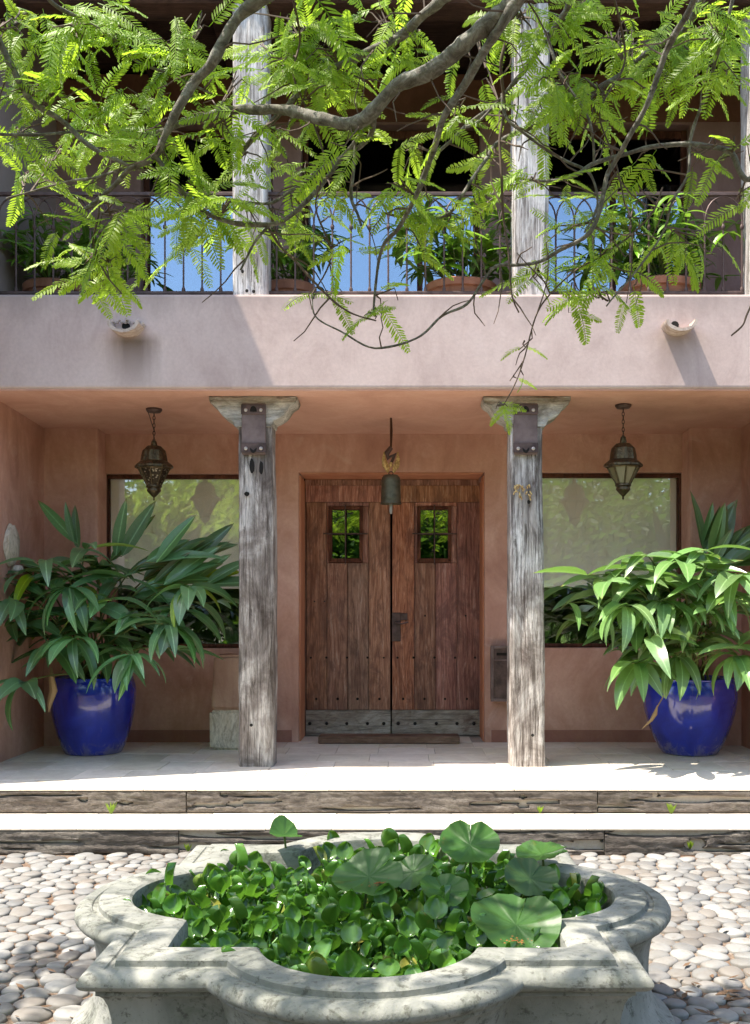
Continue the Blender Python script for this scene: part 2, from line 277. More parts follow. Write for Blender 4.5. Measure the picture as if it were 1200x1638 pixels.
# ------------------------------------------------------------------ object helpers
ORG = {}
def tag(o, label=None, cat=None, group=None, kind=None):
    for k, v in (('label', label), ('category', cat), ('group', group), ('kind', kind)):
        if v: o[k] = v
    return o
def empty(name, loc, label, cat, group=None):
    o = bpy.data.objects.new(name, None); COL.objects.link(o); o.location = loc; o.empty_display_size = .1
    ORG[o.name] = Vector(loc); return tag(o, label, cat, group)
def sharp(me, ang=35):
    bm = bmesh.new(); bm.from_mesh(me)
    for e in bm.edges:
        if len(e.link_faces) == 2: e.smooth = e.calc_face_angle(0) < R(ang)
    for f in bm.faces: f.smooth = True
    bm.to_mesh(me); bm.free()
class MB:
    def __init__(s): s.v = []; s.f = []
    def add(s, v, f):
        n = len(s.v); s.v += [Vector(x) for x in v]; s.f += [tuple(i+n for i in q) for q in f]; return s
    def box(s, x0, x1, y0, y1, z0, z1, mat=None):
        v = [Vector((x, y, z)) for x in (x0, x1) for y in (y0, y1) for z in (z0, z1)]
        if mat: v = [mat @ p for p in v]
        return s.add(v, [(0, 1, 3, 2), (4, 6, 7, 5), (0, 4, 5, 1), (2, 3, 7, 6), (0, 2, 6, 4), (1, 5, 7, 3)])
    def cbox(s, x0, x1, y0, y1, z0, z1, c=.006):
        """box whose faces are chamfered"""
        bm = bmesh.new(); bmesh.ops.create_cube(bm, size=1)
        for v in bm.verts: v.co = Vector(((x0+x1)/2+v.co.x*(x1-x0), (y0+y1)/2+v.co.y*(y1-y0), (z0+z1)/2+v.co.z*(z1-z0)))
        bmesh.ops.bevel(bm, geom=bm.edges[:], offset=c, segments=1, affect='EDGES')
        bm.verts.index_update(); s.add([v.co.copy() for v in bm.verts], [[v.index for v in f.verts] for f in bm.faces]); bm.free(); return s
    def tube(s, pts, rads, n=6, cap=True):
        pts = [Vector(p) for p in pts]
        if isinstance(rads, (int, float)): rads = [rads]*len(pts)
        base = len(s.v); up = None
        for i, p in enumerate(pts):
            t = (pts[min(i+1, len(pts)-1)]-pts[max(i-1, 0)]).normalized()
            if up is None: up = t.orthogonal().normalized()
            up = (up-t*up.dot(t));  up = up.normalized() if up.length > 1e-6 else t.orthogonal().normalized()
            b = t.cross(up)
            for k in range(n): s.v.append(p+(up*cos(2*pi*k/n)+b*sin(2*pi*k/n))*rads[i])
        for i in range(len(pts)-1):
            for k in range(n):
                a = base+i*n+k; c = base+i*n+(k+1) % n; s.f.append((a, c, c+n, a+n))
        if cap: s.f.append(tuple(base+k for k in range(n))[::-1]); s.f.append(tuple(base+(len(pts)-1)*n+k for k in range(n)))
        return s
    def lathe(s, prof, c=(0, 0, 0), n=24, rib=None):
        base = len(s.v); c = Vector(c)
        for (r, z) in prof:
            for k in range(n):
                rr = r*(rib(k, n) if rib else 1); s.v.append(c+Vector((rr*cos(2*pi*(k+.5)/n), rr*sin(2*pi*(k+.5)/n), z)))
        for i in range(len(prof)-1):
            for k in range(n):
                a = base+i*n+k; b = base+i*n+(k+1) % n; s.f.append((a, b, b+n, a+n))
        return s
    def mesh(s, name, smooth=True, ang=35):
        me = bpy.data.meshes.new(name); me.from_pydata(s.v, [], s.f); me.update()
        if smooth: sharp(me, ang)
        return me
    def build(s, name, mat, parent=None, org=None, label=None, smooth=True, ang=35, kind=None):
        o0 = ORG[parent.name] if parent else Vector(org if org is not None else (0, 0, 0))
        for i in range(len(s.v)): s.v[i] = s.v[i]-o0
        me = s.mesh(name, smooth, ang); me.materials.append(mat)
        o = bpy.data.objects.new(name, me); COL.objects.link(o); ORG[o.name] = o0.copy()
        if parent: o.parent = parent
        else: o.location = o0
        if label: o['label'] = label
        if kind: o['kind'] = kind
        return o
def inst(name, me, parent, mat4, mat=None):
    """one more piece sharing a mesh, placed in world space"""
    o = bpy.data.objects.new(name, me); COL.objects.link(o); o.parent = parent
    o.matrix_basis = Matrix.Translation(-ORG[parent.name]) @ mat4
    ORG[o.name] = mat4.translation.copy()
    if mat: o.material_slots[0].link = 'OBJECT'; o.material_slots[0].material = mat
    return o
def frame(p, xdir, up=(0, 0, 1), s=1.0):
    x = Vector(xdir).normalized(); u = Vector(up); y = u.cross(x)
    y = y.normalized() if y.length > 1e-4 else x.orthogonal().normalized()
    zz = x.cross(y); m = Matrix((x, y, zz)).transposed().to_4x4()
    return Matrix.Translation(p) @ m @ Matrix.Diagonal((s, s, s, 1)) if not isinstance(s, tuple) else Matrix.Translation(p) @ m @ Matrix.Diagonal((*s, 1))
def bev(o, wd=.012, seg=2, ang=40):
    md = o.modifiers.new('bevel', 'BEVEL'); md.width = wd; md.segments = seg; md.limit_method = 'ANGLE'; md.angle_limit = R(ang)

# ------------------------------------------------------------------ ground, cobbles, steps
FX, FY = -.116, 3.71                    # fountain centre
FLOOR = .32; LOW = .16
Y1, Y2 = 6.23, 6.667                    # front edges of the two steps
BACK = 8.97
g = MB().add([(-60, -60, -.03), (60, -60, -.03), (60, 60, -.03), (-60, 60, -.03)], [(0, 1, 2, 3)]).build('ground', M['grass'], smooth=False); tag(g, kind='structure')
court = MB().add([(-7, -5, -.004), (7, -5, -.004), (7, Y1+.02, -.004), (-7, Y1+.02, -.004)], [(0, 1, 2, 3)]).build('cobbled_courtyard', M['mortar'], smooth=False)
tag(court, kind='structure')

def f_extent(d, sq, rc):                # is a plan point inside the quatrefoil
    x, y = abs(d[0]-FX), abs(d[1]-FY)
    return (x < sq and y < sq) or math.hypot(x-.53, y) < rc or math.hypot(x, y-.53) < rc
# Voronoi cobbles
def cobbles():
    r = random.Random(3); sp = .100
    pts = []
    grid = {}
    def near(x, y, rad):
        gi, gj = int(x//.12), int(y//.12)
        for i in range(gi-2, gi+3):
            for j in range(gj-2, gj+3):
                for p in grid.get((i, j), ()):
                    if (p[0]-x)**2+((p[1]-y))**2 < rad*rad: return True
        return False
    for k in range(52000):
        x, y = r.uniform(-3.4, 3.3), r.uniform(1.3, Y1+.06)
        rad = sp*(.72+.42*noise.noise(Vector((x*1.3, y*1.3, 0))))*.98
        rad = max(.066, min(.125, rad*1.12*(.85+.3*r.random())))
        if not near(x, y, rad):
            pts.append((x, y)); grid.setdefault((int(x//.12), int(y//.12)), []).append((x, y))
    out = []
    for (x, y) in pts:
        if y > Y1-.005 or f_extent((x, y), .80, .47) : continue
        gi, gj = int(x//.12), int(y//.12)
        nb = [p for i in range(gi-3, gi+4) for j in range(gj-3, gj+4) for p in grid.get((i, j), ()) if p != (x, y) and (p[0]-x)**2+(p[1]-y)**2 < .1]
        poly = []
        n = 14; 
        for a in range(n):
            ang = 2*pi*a/n; dx, dy = cos(ang), sin(ang); t = .092
            for q in nb:
                ex, ey = q[0]-x, q[1]-y; den = dx*ex+dy*ey
                if den > 1e-6: t = min(t, (ex*ex+ey*ey)/2/den)
            poly.append(t)
        # soften the outline
        poly = [(poly[a-1]+2*poly[a]+poly[(a+1) % n])/4 for a in range(n)]
        poly = [min(p, (sum(poly)/n)*1.32)*.955 for p in poly]
        out.append((x, y, poly))
    return out
stones = cobbles()
def stone_mesh(poly, r):
    k_ = r.uniform(.92, 1.01); poly = [p*k_ for p in poly]; n = len(poly); av = sum(poly)/n; h = av*r.uniform(.22, .36); tx, ty = r.uniform(-.1, .1), r.uniform(-.1, .1)
    v = []; f = []
    rings = ((.96, -.012), (1.0, h*.22), (.90, h*.62), (.62, h*.92), (.26, h*1.02))
    for (s, z) in rings:
        for a in range(n):
            ang = 2*pi*a/n; q = poly[a]*s if s > .8 else (poly[a]*.5+av*.5)*s
            X, Y = cos(ang)*q, sin(ang)*q; v.append((X, Y, z+(X*tx+Y*ty if z > 0 else 0)))
    v.append((0, 0, h*1.03))
    for i in range(len(rings)-1):
        for a in range(n): b = (a+1) % n; f.append((i*n+a, i*n+b, (i+1)*n+b, (i+1)*n+a))
    for a in range(n): f.append(((len(rings)-1)*n+a, (len(rings)-1)*n+(a+1) % n, len(v)-1))
    return v, f
def proj(x, y, z=0): return (VX+F*x/y, VY-F*(z-H)/y)
r = random.Random(11)
vis = []
for s_ in stones:
    px, py = proj(s_[0], s_[1]); seen = 10 < px < 1190 and py < 1630
    hidden = 120 < px < 1075 and py > 1400 and False
    d = math.hypot(s_[0]-FX, s_[1]-FY)
    if f_extent((s_[0], s_[1]), .8, .47): seen = False
    vis.append((0 if seen else 1, s_[1], s_))
vis.sort(key=lambda t: (t[0], t[1]))
front = [t[2] for t in vis[:300]]; rest = [t[2] for t in vis[300:]]
for (x, y, poly) in front:
    v, f = stone_mesh(poly, r); o = MB().add([(a+x, b+y, c) for a, b, c in v], f)
    for i in range(len(o.v)): o.v[i] = o.v[i]-Vector((x, y, 0))
    me = bpy.data.meshes.new('cobble'); me.from_pydata(o.v, [], o.f); me.polygons.foreach_set('use_smooth', [True]*len(me.polygons)); me.materials.append(M['cobble'])
    ob = bpy.data.objects.new('cobble', me); COL.objects.link(ob); ob.parent = court; ob.location = (x, y, 0)
mb = MB(); tones = []
for (x, y, poly) in rest:
    v, f = stone_mesh(poly, r); mb.add([(a+x, b+y, c) for a, b, c in v], f); t = r.random(); tones += [t]*len(v)
cs = mb.build('cobbles', M['cobbles'], court, smooth=False, kind='stuff')
cs.data.polygons.foreach_set('use_smooth', [True]*len(cs.data.polygons))
at = cs.data.attributes.new('stone_tone', 'FLOAT', 'POINT'); at.data.foreach_set('value', tones)

# steps: pale tiles on top, old railway-like timbers as risers
def step(name, y0, y1, z, tilew, xr, rows, top_from):
    base = MB().box(xr[0], xr[1], y0+.03, y1, -.02, z-.006).build(name, M['joint'], smooth=False); tag(base, kind='structure')
    return base
low = step('lower_step', Y1, 6.72, LOW, .5, (-5, 5), 1, 0)
porch = step('porch_floor', Y2, 10.2, FLOOR, .5, (-5, 5), 5, 0)
def tiles(parent, xs, ys, z, jit=.0015):
    for j in range(len(ys)-1):
        off = rnd.uniform(0, .4)
        x = xs[0]-off
        while x < xs[1]:
            wd = rnd.choice((.40, .40, .46, .34)); e = z+rnd.uniform(-jit, jit)
            MB().cbox(x+.0014, x+wd-.0014, ys[j]+.0014, ys[j+1]-.0014, z-.013, e, .0022).build('tile', M['tile'], parent, smooth=False)
            x += wd
tiles(low, (-4.2, 4.2), [Y1, Y2+.02], LOW)
tiles(porch, (-4.4, 3.2), [Y2, 7.02, 7.42, 7.85, 8.25, 8.62, 8.965], FLOOR)
tiles(porch, (-.93, .3), [8.972, 9.36], FLOOR)
def timber(parent, x0, x1, y, z0, z1, seed, gouges=()):
    nx = int((x1-x0)/.014); nz = 15; mb = MB(); dep = .3
    prof = [(dep, z1)]+[(0.012 if k in (0, nz) else 0, z1-(z1-z0)*k/nz) for k in range(nz+1)]+[(dep, z0)]
    P = len(prof)
    for i in range(nx+1):
        x = x0+(x1-x0)*i/nx
        for k, (d, z) in enumerate(prof):
            q = 0
            if 0 < k < P-1:
                q = .007*noise.noise(Vector((x*2.2, z*40, seed)))+.004*noise.noise(Vector((x*9, z*90, seed+3)))
                q += .0035*noise.noise(Vector((x*30, z*60, seed+5)))
                c = noise.noise(Vector((x*1.3, z*34, seed+9)))
                if c > .30: q += min(.045, (c-.30)*.35)
                for (gx, gz, gw, gh, gd) in gouges:
                    t = ((x-gx)/gw)**2+((z-gz)/gh)**2+.55*noise.noise(Vector((x*9, z*22, 5)))+.25*noise.noise(Vector((x*30, z*50, 8)))
                    if t < 1: q += gd*2.4*(1-max(t, 0))**.45
            zz = z+(.004*noise.noise(Vector((x*3, seed, 1))) if k in (1,) else 0)
            mb.v.append(Vector((x, y+d+q, zz)))
    for i in range(nx):
        for k in range(P-1):
            a = i*P+k; mb.f.append((a, a+P, a+P+1, a+1))
    for e in (0, nx): mb.f.append(tuple(e*P+k for k in range(P))[::(1 if e == 0 else -1)])
    return mb.build('timber_beam', M['beam'], parent, ang=60)
def X(px, D): return (px-VX)/F*D
for (a, b, go) in ((-4.4, X(297, Y2), [(X(132, Y2), .25, .03, .012, .03), (X(200, Y2), .23, .05, .01, .02)]),
               (X(299, Y2), X(955, Y2), [(X(335, Y2), .215, .12, .012, .05), (X(375, Y2), .22, .05, .02, .06), (X(357, Y2), .28, .02, .012, .05), (X(415, Y2), .24, .12, .014, .05), (X(850, Y2), .235, .19, .013, .06), (X(837, Y2), .27, .02, .012, .05), (X(838, Y2), .21, .035, .012, .05), (X(775, Y2), .225, .1, .01, .03)]),
               (X(957, Y2), 4.4, [(X(1050, Y2), .275, .02, .015, .05), (X(1110, Y2), .235, .15, .009, .03)])):
    timber(porch, a, b, Y2+.002, LOW+.004, FLOOR-.0135, a*3+1, go)
for (a, b, go) in ((-4.4, X(285, Y1), []), (X(287, Y1), X(966, Y1), [(X(560, Y1), .06, .2, .02, .05), (X(930, Y1), .055, .2, .022, .07), (X(300, Y1), .05, .15, .02, .05)]), (X(968, Y1), 4.4, [(X(1115, Y1), .06, .06, .03, .05)])):
    timber(low, a, b, Y1+.003, -.01, LOW-.0135, a*2+7, go)

# ------------------------------------------------------------------ house
house = empty('house', (0, BACK, 0), 'two-storey terracotta plastered house with recessed porch below and balcony above', 'house')
def wall(name, x0, x1, z0, z1, y0, y1, holes, mat, bw=.012, parent=house):
    xs = sorted({x0, x1, *[h[0] for h in holes], *[h[1] for h in holes]}); zs = sorted({z0, z1, *[h[2] for h in holes], *[h[3] for h in holes]})
    def solid(i, j):
        if i < 0 or j < 0 or i >= len(xs)-1 or j >= len(zs)-1: return False
        cx, cz = (xs[i]+xs[i+1])/2, (zs[j]+zs[j+1])/2
        return not any(h[0] < cx < h[1] and h[2] < cz < h[3] for h in holes)
    bm = bmesh.new(); vc = {}
    def V(x, y, z):
        k = (round(x, 5), round(y, 5), round(z, 5))
        if k not in vc: vc[k] = bm.verts.new(k)
        return vc[k]
    def Q(*p):
        try: bm.faces.new([V(*q) for q in p])
        except ValueError: pass
    for i in range(len(xs)-1):
        for j in range(len(zs)-1):
            if not solid(i, j): continue
            a, b, c, d = xs[i], xs[i+1], zs[j], zs[j+1]
            Q((a, y0, c), (b, y0, c), (b, y0, d), (a, y0, d)); Q((a, y1, c), (a, y1, d), (b, y1, d), (b, y1, c))
            if not solid(i-1, j): Q((a, y0, c), (a, y0, d), (a, y1, d), (a, y1, c))
            if not solid(i+1, j): Q((b, y0, c), (b, y1, c), (b, y1, d), (b, y0, d))
            if not solid(i, j-1): Q((a, y0, c), (a, y1, c), (b, y1, c), (b, y0, c))
            if not solid(i, j+1): Q((a, y0, d), (b, y0, d), (b, y1, d), (a, y1, d))
    bmesh.ops.recalc_face_normals(bm, faces=bm.faces[:])
    me = bpy.data.meshes.new(name); 
    for v in bm.verts: v.co -= ORG[parent.name]
    bm.to_mesh(me); bm.free(); me.materials.append(mat)
    o = bpy.data.objects.new(name, me); COL.objects.link(o); o.parent = parent; ORG[o.name] = ORG[parent.name].copy()
    if bw: bev(o, bw)
    return o
SL, SR = -3.07, 2.84                     # inner faces of the porch side walls
WL = (-2.655, -1.36, 1.135, 2.655); WR = (1.09, 2.43, 1.14, 2.665)
DR = (-.935, .68, 0, 2.67)
wall('back_wall', SL-.2, SR+.2, FLOOR-.02, 3.15, BACK, BACK+.48, [WL, WR, (DR[0], DR[1], -1, DR[3])], M['terracotta'], .018)
# warmer paint on the door surround reveal
for (a, b, c, d) in ((DR[0]+.002, DR[0]+.012, 0, 0), (DR[1]-.012, DR[1]-.002, 0, 0)):
    MB().box(a, b, BACK+.03, BACK+.46, FLOOR+.002, DR[3]-.03).build('door_reveal', M['reveal'], house, smooth=False)
MB().box(DR[0]+.013, DR[1]-.013, BACK+.03, BACK+.46, DR[3]-.012, DR[3]-.002).build('door_reveal', M['reveal'], house, smooth=False)
for (a, b) in ((SL+.45, DR[0]-.06), (DR[1]+.06, 2.39)):
    MB().box(a, b, BACK-.008, BACK+.05, FLOOR-.01, FLOOR+.105).build('base_band', M['baseband'], house, smooth=False)
def sidewall(name, x0, x1, y0, y1, z1, mat=M['terracotta']):
    o = MB().box(x0, x1, y0, y1, -.02, z1).build(name, mat, house, smooth=False); bev(o, .02); return o
sidewall('side_wall', SL-.5, SL, 7.36, BACK+.5, 3.06)
sidewall('side_wall', SR, SR+.5, 7.36, BACK+.5, 3.06)
sidewall('corner_pilaster', SL-.02, -2.615, 8.74, BACK+.05, 3.06)
sidewall('corner_pilaster', 2.40, SR+.02, 8.74, BACK+.05, 3.06)
# wings either side (outside the picture, they shade the left of the facade)
o = MB().box(-7, -3.12, 6.72, 13, -.02, 7.3).build('side_wing', M['parapet'], house, smooth=False)
o = MB().box(-7.2, -2.80, 6.6, 13.2, 7.3, 7.5).build('wing_roof', M['clay'], house, smooth=False)
o = MB().box(3.32, 7, 7.38, 13, -.02, 7.0).build('side_wing', M['parapet'], house, smooth=False)
# ceiling
MB().add([(SL-.3, 7.60, 3.062), (SR+.3, 7.60, 3.062), (SR+.3, BACK+.1, 2.995), (SL-.3, BACK+.1, 2.995)], [(0, 1, 2, 3)]).add(
    [(SL-.3, 7.60, 3.2), (SR+.3, 7.60, 3.2), (SR+.3, BACK+.1, 3.2), (SL-.3, BACK+.1, 3.2)], [(3, 2, 1, 0)]).build('porch_ceiling', M['ceilingp'], house, smooth=False)
# parapet (front beam)
bm = MB().box(-3.11, 3.31, 7.35, 7.62, 3.052, 3.727); o = bm.build('parapet', M['parapet'], house, smooth=False); bev(o, .022, 3)
MB().box(-3.10, 3.30, 7.366, 7.60, 3.042, 3.0515).build('beam_soffit', M['ceilingp'], house, smooth=False)
MB().box(-3.4, 3.4, 7.62, 12, 3.21, 3.62).build('balcony_floor', M['joint'], house, smooth=False)
# room behind
MB().add([(-3.4, 12, .3), (3.4, 12, .3), (3.4, 12, 3.2), (-3.4, 12, 3.2), (-3.4, 9.46, .3), (3.4, 9.46, .3), (3.4, 9.46, 3.2), (-3.4, 9.46, 3.2)],
         [(0, 1, 2, 3), (0, 3, 7, 4), (1, 5, 6, 2), (0, 4, 5, 1), (3, 2, 6, 7)]).build('ground_floor_room', M['room'], house, smooth=False)

def window(W_, label, blind_z, depth=.09):
    x0, x1, z0, z1 = W_
    y = BACK+depth; t = .035
    fr = MB()
    for b in ((x0+.002, x0+t, z0+.002, z1-.002), (x1-t, x1-.002, z0+.002, z1-.002), (x0+t, x1-t, z1-t, z1-.002), (x0+t, x1-t, z0+.002, z0+t)):
        fr.cbox(b[0], b[1], y-.03, y+.03, b[2], b[3], .004)
    o = fr.build('window', M['frame_wood'], house, label=label)
    pz = MB().box(x0+t, x1-t, y-.014, y-.009, z0+t, z1-t)
    for v in pz.v: v.y += .028*(v.z-z0-t)/(z1-z0-2*t)   # the pane leans back a little
    pz.build('pane', M['glass'], o, smooth=False)
    bl = MB(); n = 24
    for i in range(n+1):
        xx = x0+t+.01+(x1-x0-2*t-.02)*i/n
        for zz in (z1-.03, blind_z): bl.v.append(Vector((xx, y+.055+.004*sin(i*1.3), zz)))
    for i in range(n): bl.f.append((2*i, 2*i+1, 2*i+3, 2*i+2))
    bl.build('roller_blind', M['blind'], o)
    MB().tube([(x0+.05, y+.052, blind_z), (x1-.05, y+.052, blind_z)], .012, 8).build('blind_rail', M['blind'], o)
    return o
window(WL, 'wide fixed window behind the left potted plant', 1.5+30/F*9.2)
window(WR, 'wide fixed window behind the right potted plant', 1.5+32/F*9.2)

# ---- the double door
DY = 9.40
def door_leaf(x0, x1, seed, right):
    r = random.Random(seed)
    core = MB().box(x0+.01, x1-.01, DY+.035, DY+.07, FLOOR+.02, 2.60)
    # opening for the small window is cut from the core as four boxes
    cx = X(553 if not right else 695, DY); ww = .125; zb, zt = 1.5+(VY-893)/F*DY, 1.5+(VY-815)/F*DY
    core = MB()
    core.box(x0+.006, cx-ww, DY+.035, DY+.07, FLOOR+.02, 2.60); core.box(cx+ww, x1-.006, DY+.035, DY+.07, FLOOR+.02, 2.60)
    core.box(cx-ww, cx+ww, DY+.035, DY+.07, FLOOR+.02, zb); core.box(cx-ww, cx+ww, DY+.035, DY+.07, zt, 2.60)
    d = core.build('door_leaf', M['door'], house, label='right leaf of the double door, with the iron lock' if right else 'left leaf of the double door', smooth=False)
    js = [x0+.004]+[X(p, DY) for p in ((523, 556, 590) if not right else (663, 697, 731))]+[x1-.004]
    ztop = 1.5+(VY-803)/F*DY; zk = 1.5+(VY-1136)/F*DY
    def plank(a, b, c, e, dy=0, nm='plank', mt='door'):
        nx, nz = 4, max(2, int((e-c)/.06)); mb = MB(); s = r.uniform(0, 99); front = []
        for j in range(nz+1):
            for i in range(nx+1):
                u = a+(b-a)*i/nx; v = c+(e-c)*j/nz; ed = .006 if i in (0, nx) else 0
                mb.v.append(Vector((u, DY+dy+ed+.004*noise.noise(Vector((u*12, v*1.5, s))), v)))
        for j in range(nz):
            for i in range(nx): k = j*(nx+1)+i; mb.f.append((k, k+1, k+nx+2, k+nx+1))
        mb.box(a, b, DY+dy+.0125, DY+.034, c, e)
        return mb.build(nm, M[mt], d)
    g_ = .0035
    for i in range(4):
        a, b = js[i]+g_, js[i+1]-g_
        # planks stop under the little window where they meet it
        if a < cx+.10 and b > cx-.10 and i in (1, 2):
            plank(a, b, zk+.004, zb-.045, r.uniform(-.003, .003))
        else:
            plank(a, b, zk+.004, ztop-.004, r.uniform(-.003, .003))
    # short filler around the little window
    aa, bb = js[1]+g_, js[3]-g_
    plank(aa, bb, zt+.03, ztop-.004, 0); 
    if cx-ww-.002-aa > .01: plank(aa, cx-ww-.03, zb-.04, zt+.026, 0)
    if bb-cx-ww > .03: plank(cx+ww+.03, bb, zb-.04, zt+.026, 0)
    plank(x0+.004, x1-.004, ztop, 2.60, -.012, 'top_rail')
    plank(x0+.004, x1-.004, 1.5+(VY-1176)/F*DY, zk, -.02, 'kick_board', 'kick')
    # window surround
    fw = .03
    for (a, b, c, e) in ((cx-ww-fw, cx-ww, zb-fw, zt+fw), (cx+ww, cx+ww+fw, zb-fw, zt+fw), (cx-ww, cx+ww, zt, zt+fw), (cx-ww-.02, cx+ww+.02, zb-fw-.01, zb-.001)):
        MB().cbox(a, b, DY-.012, DY+.05, c, e, .004).build('window_surround', M['frame_wood'] if c > zb-.5 else M['door'], d)
    MB().box(cx-ww, cx+ww, DY+.042, DY+.048, zb, zt).build('pane', M['glass_door'], d, smooth=False)
    zm = (zb+zt)/2
    MB().tube([(cx-.20, DY-.02, zm), (cx-.17, DY-.032, zm), (cx+.17, DY-.032, zm), (cx+.20, DY-.02, zm)], .007, 6).build('iron_bar', M['iron'], d)
    MB().tube([(cx, DY-.03, zb-.06), (cx, DY-.034, zb), (cx, DY-.034, zt+.01), (cx, DY-.026, zt+.04)], .006, 6).build('iron_bar', M['iron'], d)
    # studs
    def stud(px, py, rr=.012, dy=0):
        MB().lathe([(0.0001, -0), (rr*.6, 0), (rr, .004), (rr, .008)], n=8).build  # profile kept for reference of size
        mb = MB(); c = Vector((X(px, DY), DY+dy, 1.5+(VY-py)/F*DY))
        for k, (q, h) in enumerate(((rr, .006), (rr*.8, -.004), (rr*.35, -.009))):
            for i in range(8): mb.v.append(c+Vector((cos(i*pi/4)*q, h, sin(i*pi/4)*q)))
        for k in range(2):
            for i in range(8): a = k*8+i; b = k*8+(i+1) % 8; mb.f.append((a, b, b+8, a+8))
        mb.f.append(tuple(range(16, 24))); mb.build('stud', M['stud'], d)
    if not right:
        for px in (497, 522, 555, 588, 614): stud(px, 1052, .011)
        for px in (506, 540, 572, 607): stud(px, 1118, .014)
        for px in (496, 523, 555, 588, 614): stud(px, 1157, .017, -.022)
        for px in (503, 519): stud(px, 962, .008)
    else:
        for px in (636, 662, 695, 728, 760): stud(px, 1052, .012)
        for px in (645, 679, 712, 747): stud(px, 1118, .013)
        for px in (637, 664, 698, 731, 758): stud(px, 1157, .018, -.022)
        for px in (680, 745): stud(px, 985, .010)
        lk = MB().cbox(X(627, DY), X(641, DY), DY-.012, DY+.004, 1.5+(VY-1026)/F*DY, 1.5+(VY-980)/F*DY, .003).build('lock_plate', M['iron'], d)
        MB().tube([W(634, 996, DY-.01), W(634, 996, DY-.04), W(642, 998, DY-.05), W(653, 995, DY-.045)], [.008, .008, .007, .009], 6).build('handle', M['iron'], lk)
        MB().cbox(X(641, DY), X(652, DY), DY-.01, DY+.004, 1.5+(VY-992)/F*DY, 1.5+(VY-981)/F*DY, .003).build('latch_plate', M['iron'], d)
    return d
xm = X(626, DY)
door_leaf(X(489, DY), xm-.003, 5, False); door_leaf(xm+.003, X(769, DY), 6, True)
fr = MB()
for (a, b, c, e) in ((DR[0]+.013, X(489, DY)-.002, FLOOR, 2.655), (X(769, DY)+.002, DR[1]-.013, FLOOR, 2.655), (X(489, DY)-.001, X(769, DY)+.001, 2.602, 2.655)):
    fr.cbox(a, b, DY-.01, DY+.075, c, e, .003)
fr.build('door_frame', M['door'], house)
sill = MB().cbox(X(510, 8.9), X(735, 8.9), 8.83, 9.05, FLOOR+.002, FLOOR+.065, .008).build('threshold_plank', weathered('threshold_wood', (.12, .065, .04), (.20, .12, .08), (.30, .20, .14), (.7, 8, 8)), house)

# ------------------------------------------------------------------ balcony storey
UY = 9.2; UZ0, UZ1 = 3.62, 6.25
uo = [(X(225, UY), X(436, UY)), (X(482, UY), X(768, UY)), (X(845, UY), X(1104, UY))]
wall('upper_wall', -3.4, 3.4, UZ0, UZ1, UY, UY+.25, [(a, b, UZ0-1, 5.80) for a, b in uo], M['upper'], .01)
MB().box(-3.4, 3.4, UY-.012, UY-.002, 5.82, 6.24).build('lintel_band', M['upper_brown'], house, smooth=False)
for (a, b), lab, frs in zip(uo, ('left', 'middle', 'right'), (X(405, UY), X(672, UY), X(985, UY))):
    n = 2; fr = MB(); t = .05
    for q in (a+.002, frs-t/2, b-t-.002): fr.cbox(q, q+t, UY+.10, UY+.16, UZ0+.01, 5.79, .004)
    fr.cbox(a+t, b-t, UY+.102, UY+.158, 5.72, 5.788, .004); fr.cbox(a+t, b-t, UY+.102, UY+.158, UZ0+.01, UZ0+.12, .004)
    o = fr.build('balcony_door', M['frame_wood'], house, label='glazed %s balcony door' % lab)
    for (p, q) in ((a+t, frs-t/2), (frs+t/2, b-t)):
        MB().box(p+.001, q-.001, UY+.13, UY+.136, UZ0+.1, 5.73).build('pane', M['glass_up'], o, smooth=False)
MB().add([(-3.4, 12, UZ0), (3.4, 12, UZ0), (3.4, 12, UZ1), (-3.4, 12, UZ1), (-3.4, UY+.26, UZ0), (3.4, UY+.26, UZ0), (3.4, UY+.26, UZ1), (-3.4, UY+.26, UZ1)],
         [(0, 1, 2, 3), (0, 3, 7, 4), (1, 5, 6, 2), (0, 4, 5, 1), (3, 2, 6, 7)]).build('upper_room', M['room'], house, smooth=False)
# roof: planked soffit on rafters, front beam
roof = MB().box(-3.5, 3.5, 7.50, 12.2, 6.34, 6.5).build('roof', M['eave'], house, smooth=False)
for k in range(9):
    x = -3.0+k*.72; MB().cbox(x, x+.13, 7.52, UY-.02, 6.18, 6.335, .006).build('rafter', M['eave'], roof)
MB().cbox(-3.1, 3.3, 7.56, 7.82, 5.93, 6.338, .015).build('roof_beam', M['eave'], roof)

# railing
rail = empty('balcony_railing', (0, 7.72, 3.727), 'rusty wrought iron balcony railing with interlaced pointed arches', 'railing')
RY = 7.72; zt = 4.585; zb = 3.845
for z, t in ((zt, .014), (zb, .012)):
    MB().cbox(-3.1, 2.52, RY-.014, RY+.014, z-t, z+t, .004).build('rail', M['iron'], rail)
spx = .14; bz = RY
nb = 41
bmesh_b = MB().tube([(0, 0, 0), (0, 0, .50)], .0075, 6); bmesh_b.lathe([(.007, .47), (.015, .485), (.015, .50), (.007, .515)], n=8); bmesh_b.lathe([(.008, .0), (.014, .012), (.014, .03), (.008, .045)], n=8)
bme = bmesh_b.mesh('baluster'); bme.materials.append(M['iron'])
ar = MB(); pts = []
Wd = spx*2; hh = zt-zb-.50-.02
def archpt(t):                           # interlaced pointed arch spanning two bays
    a = t*pi; return (Wd/2-Wd/2*cos(a), 0, .50+hh*(sin(a)**.8))
ar.tube([archpt(i/14) for i in range(15)], .0065, 5); ame = ar.mesh('arch'); ame.materials.append(M['iron'])
for i in range(nb):
    x = -3.06+i*spx*.995
    blocked = False
    inst('baluster', bme, rail, Matrix.Translation((x, RY, zb)))
    if i < nb-2: inst('arch', ame, rail, Matrix.Translation((x, RY+(.006 if i % 2 else -.006), zb)))

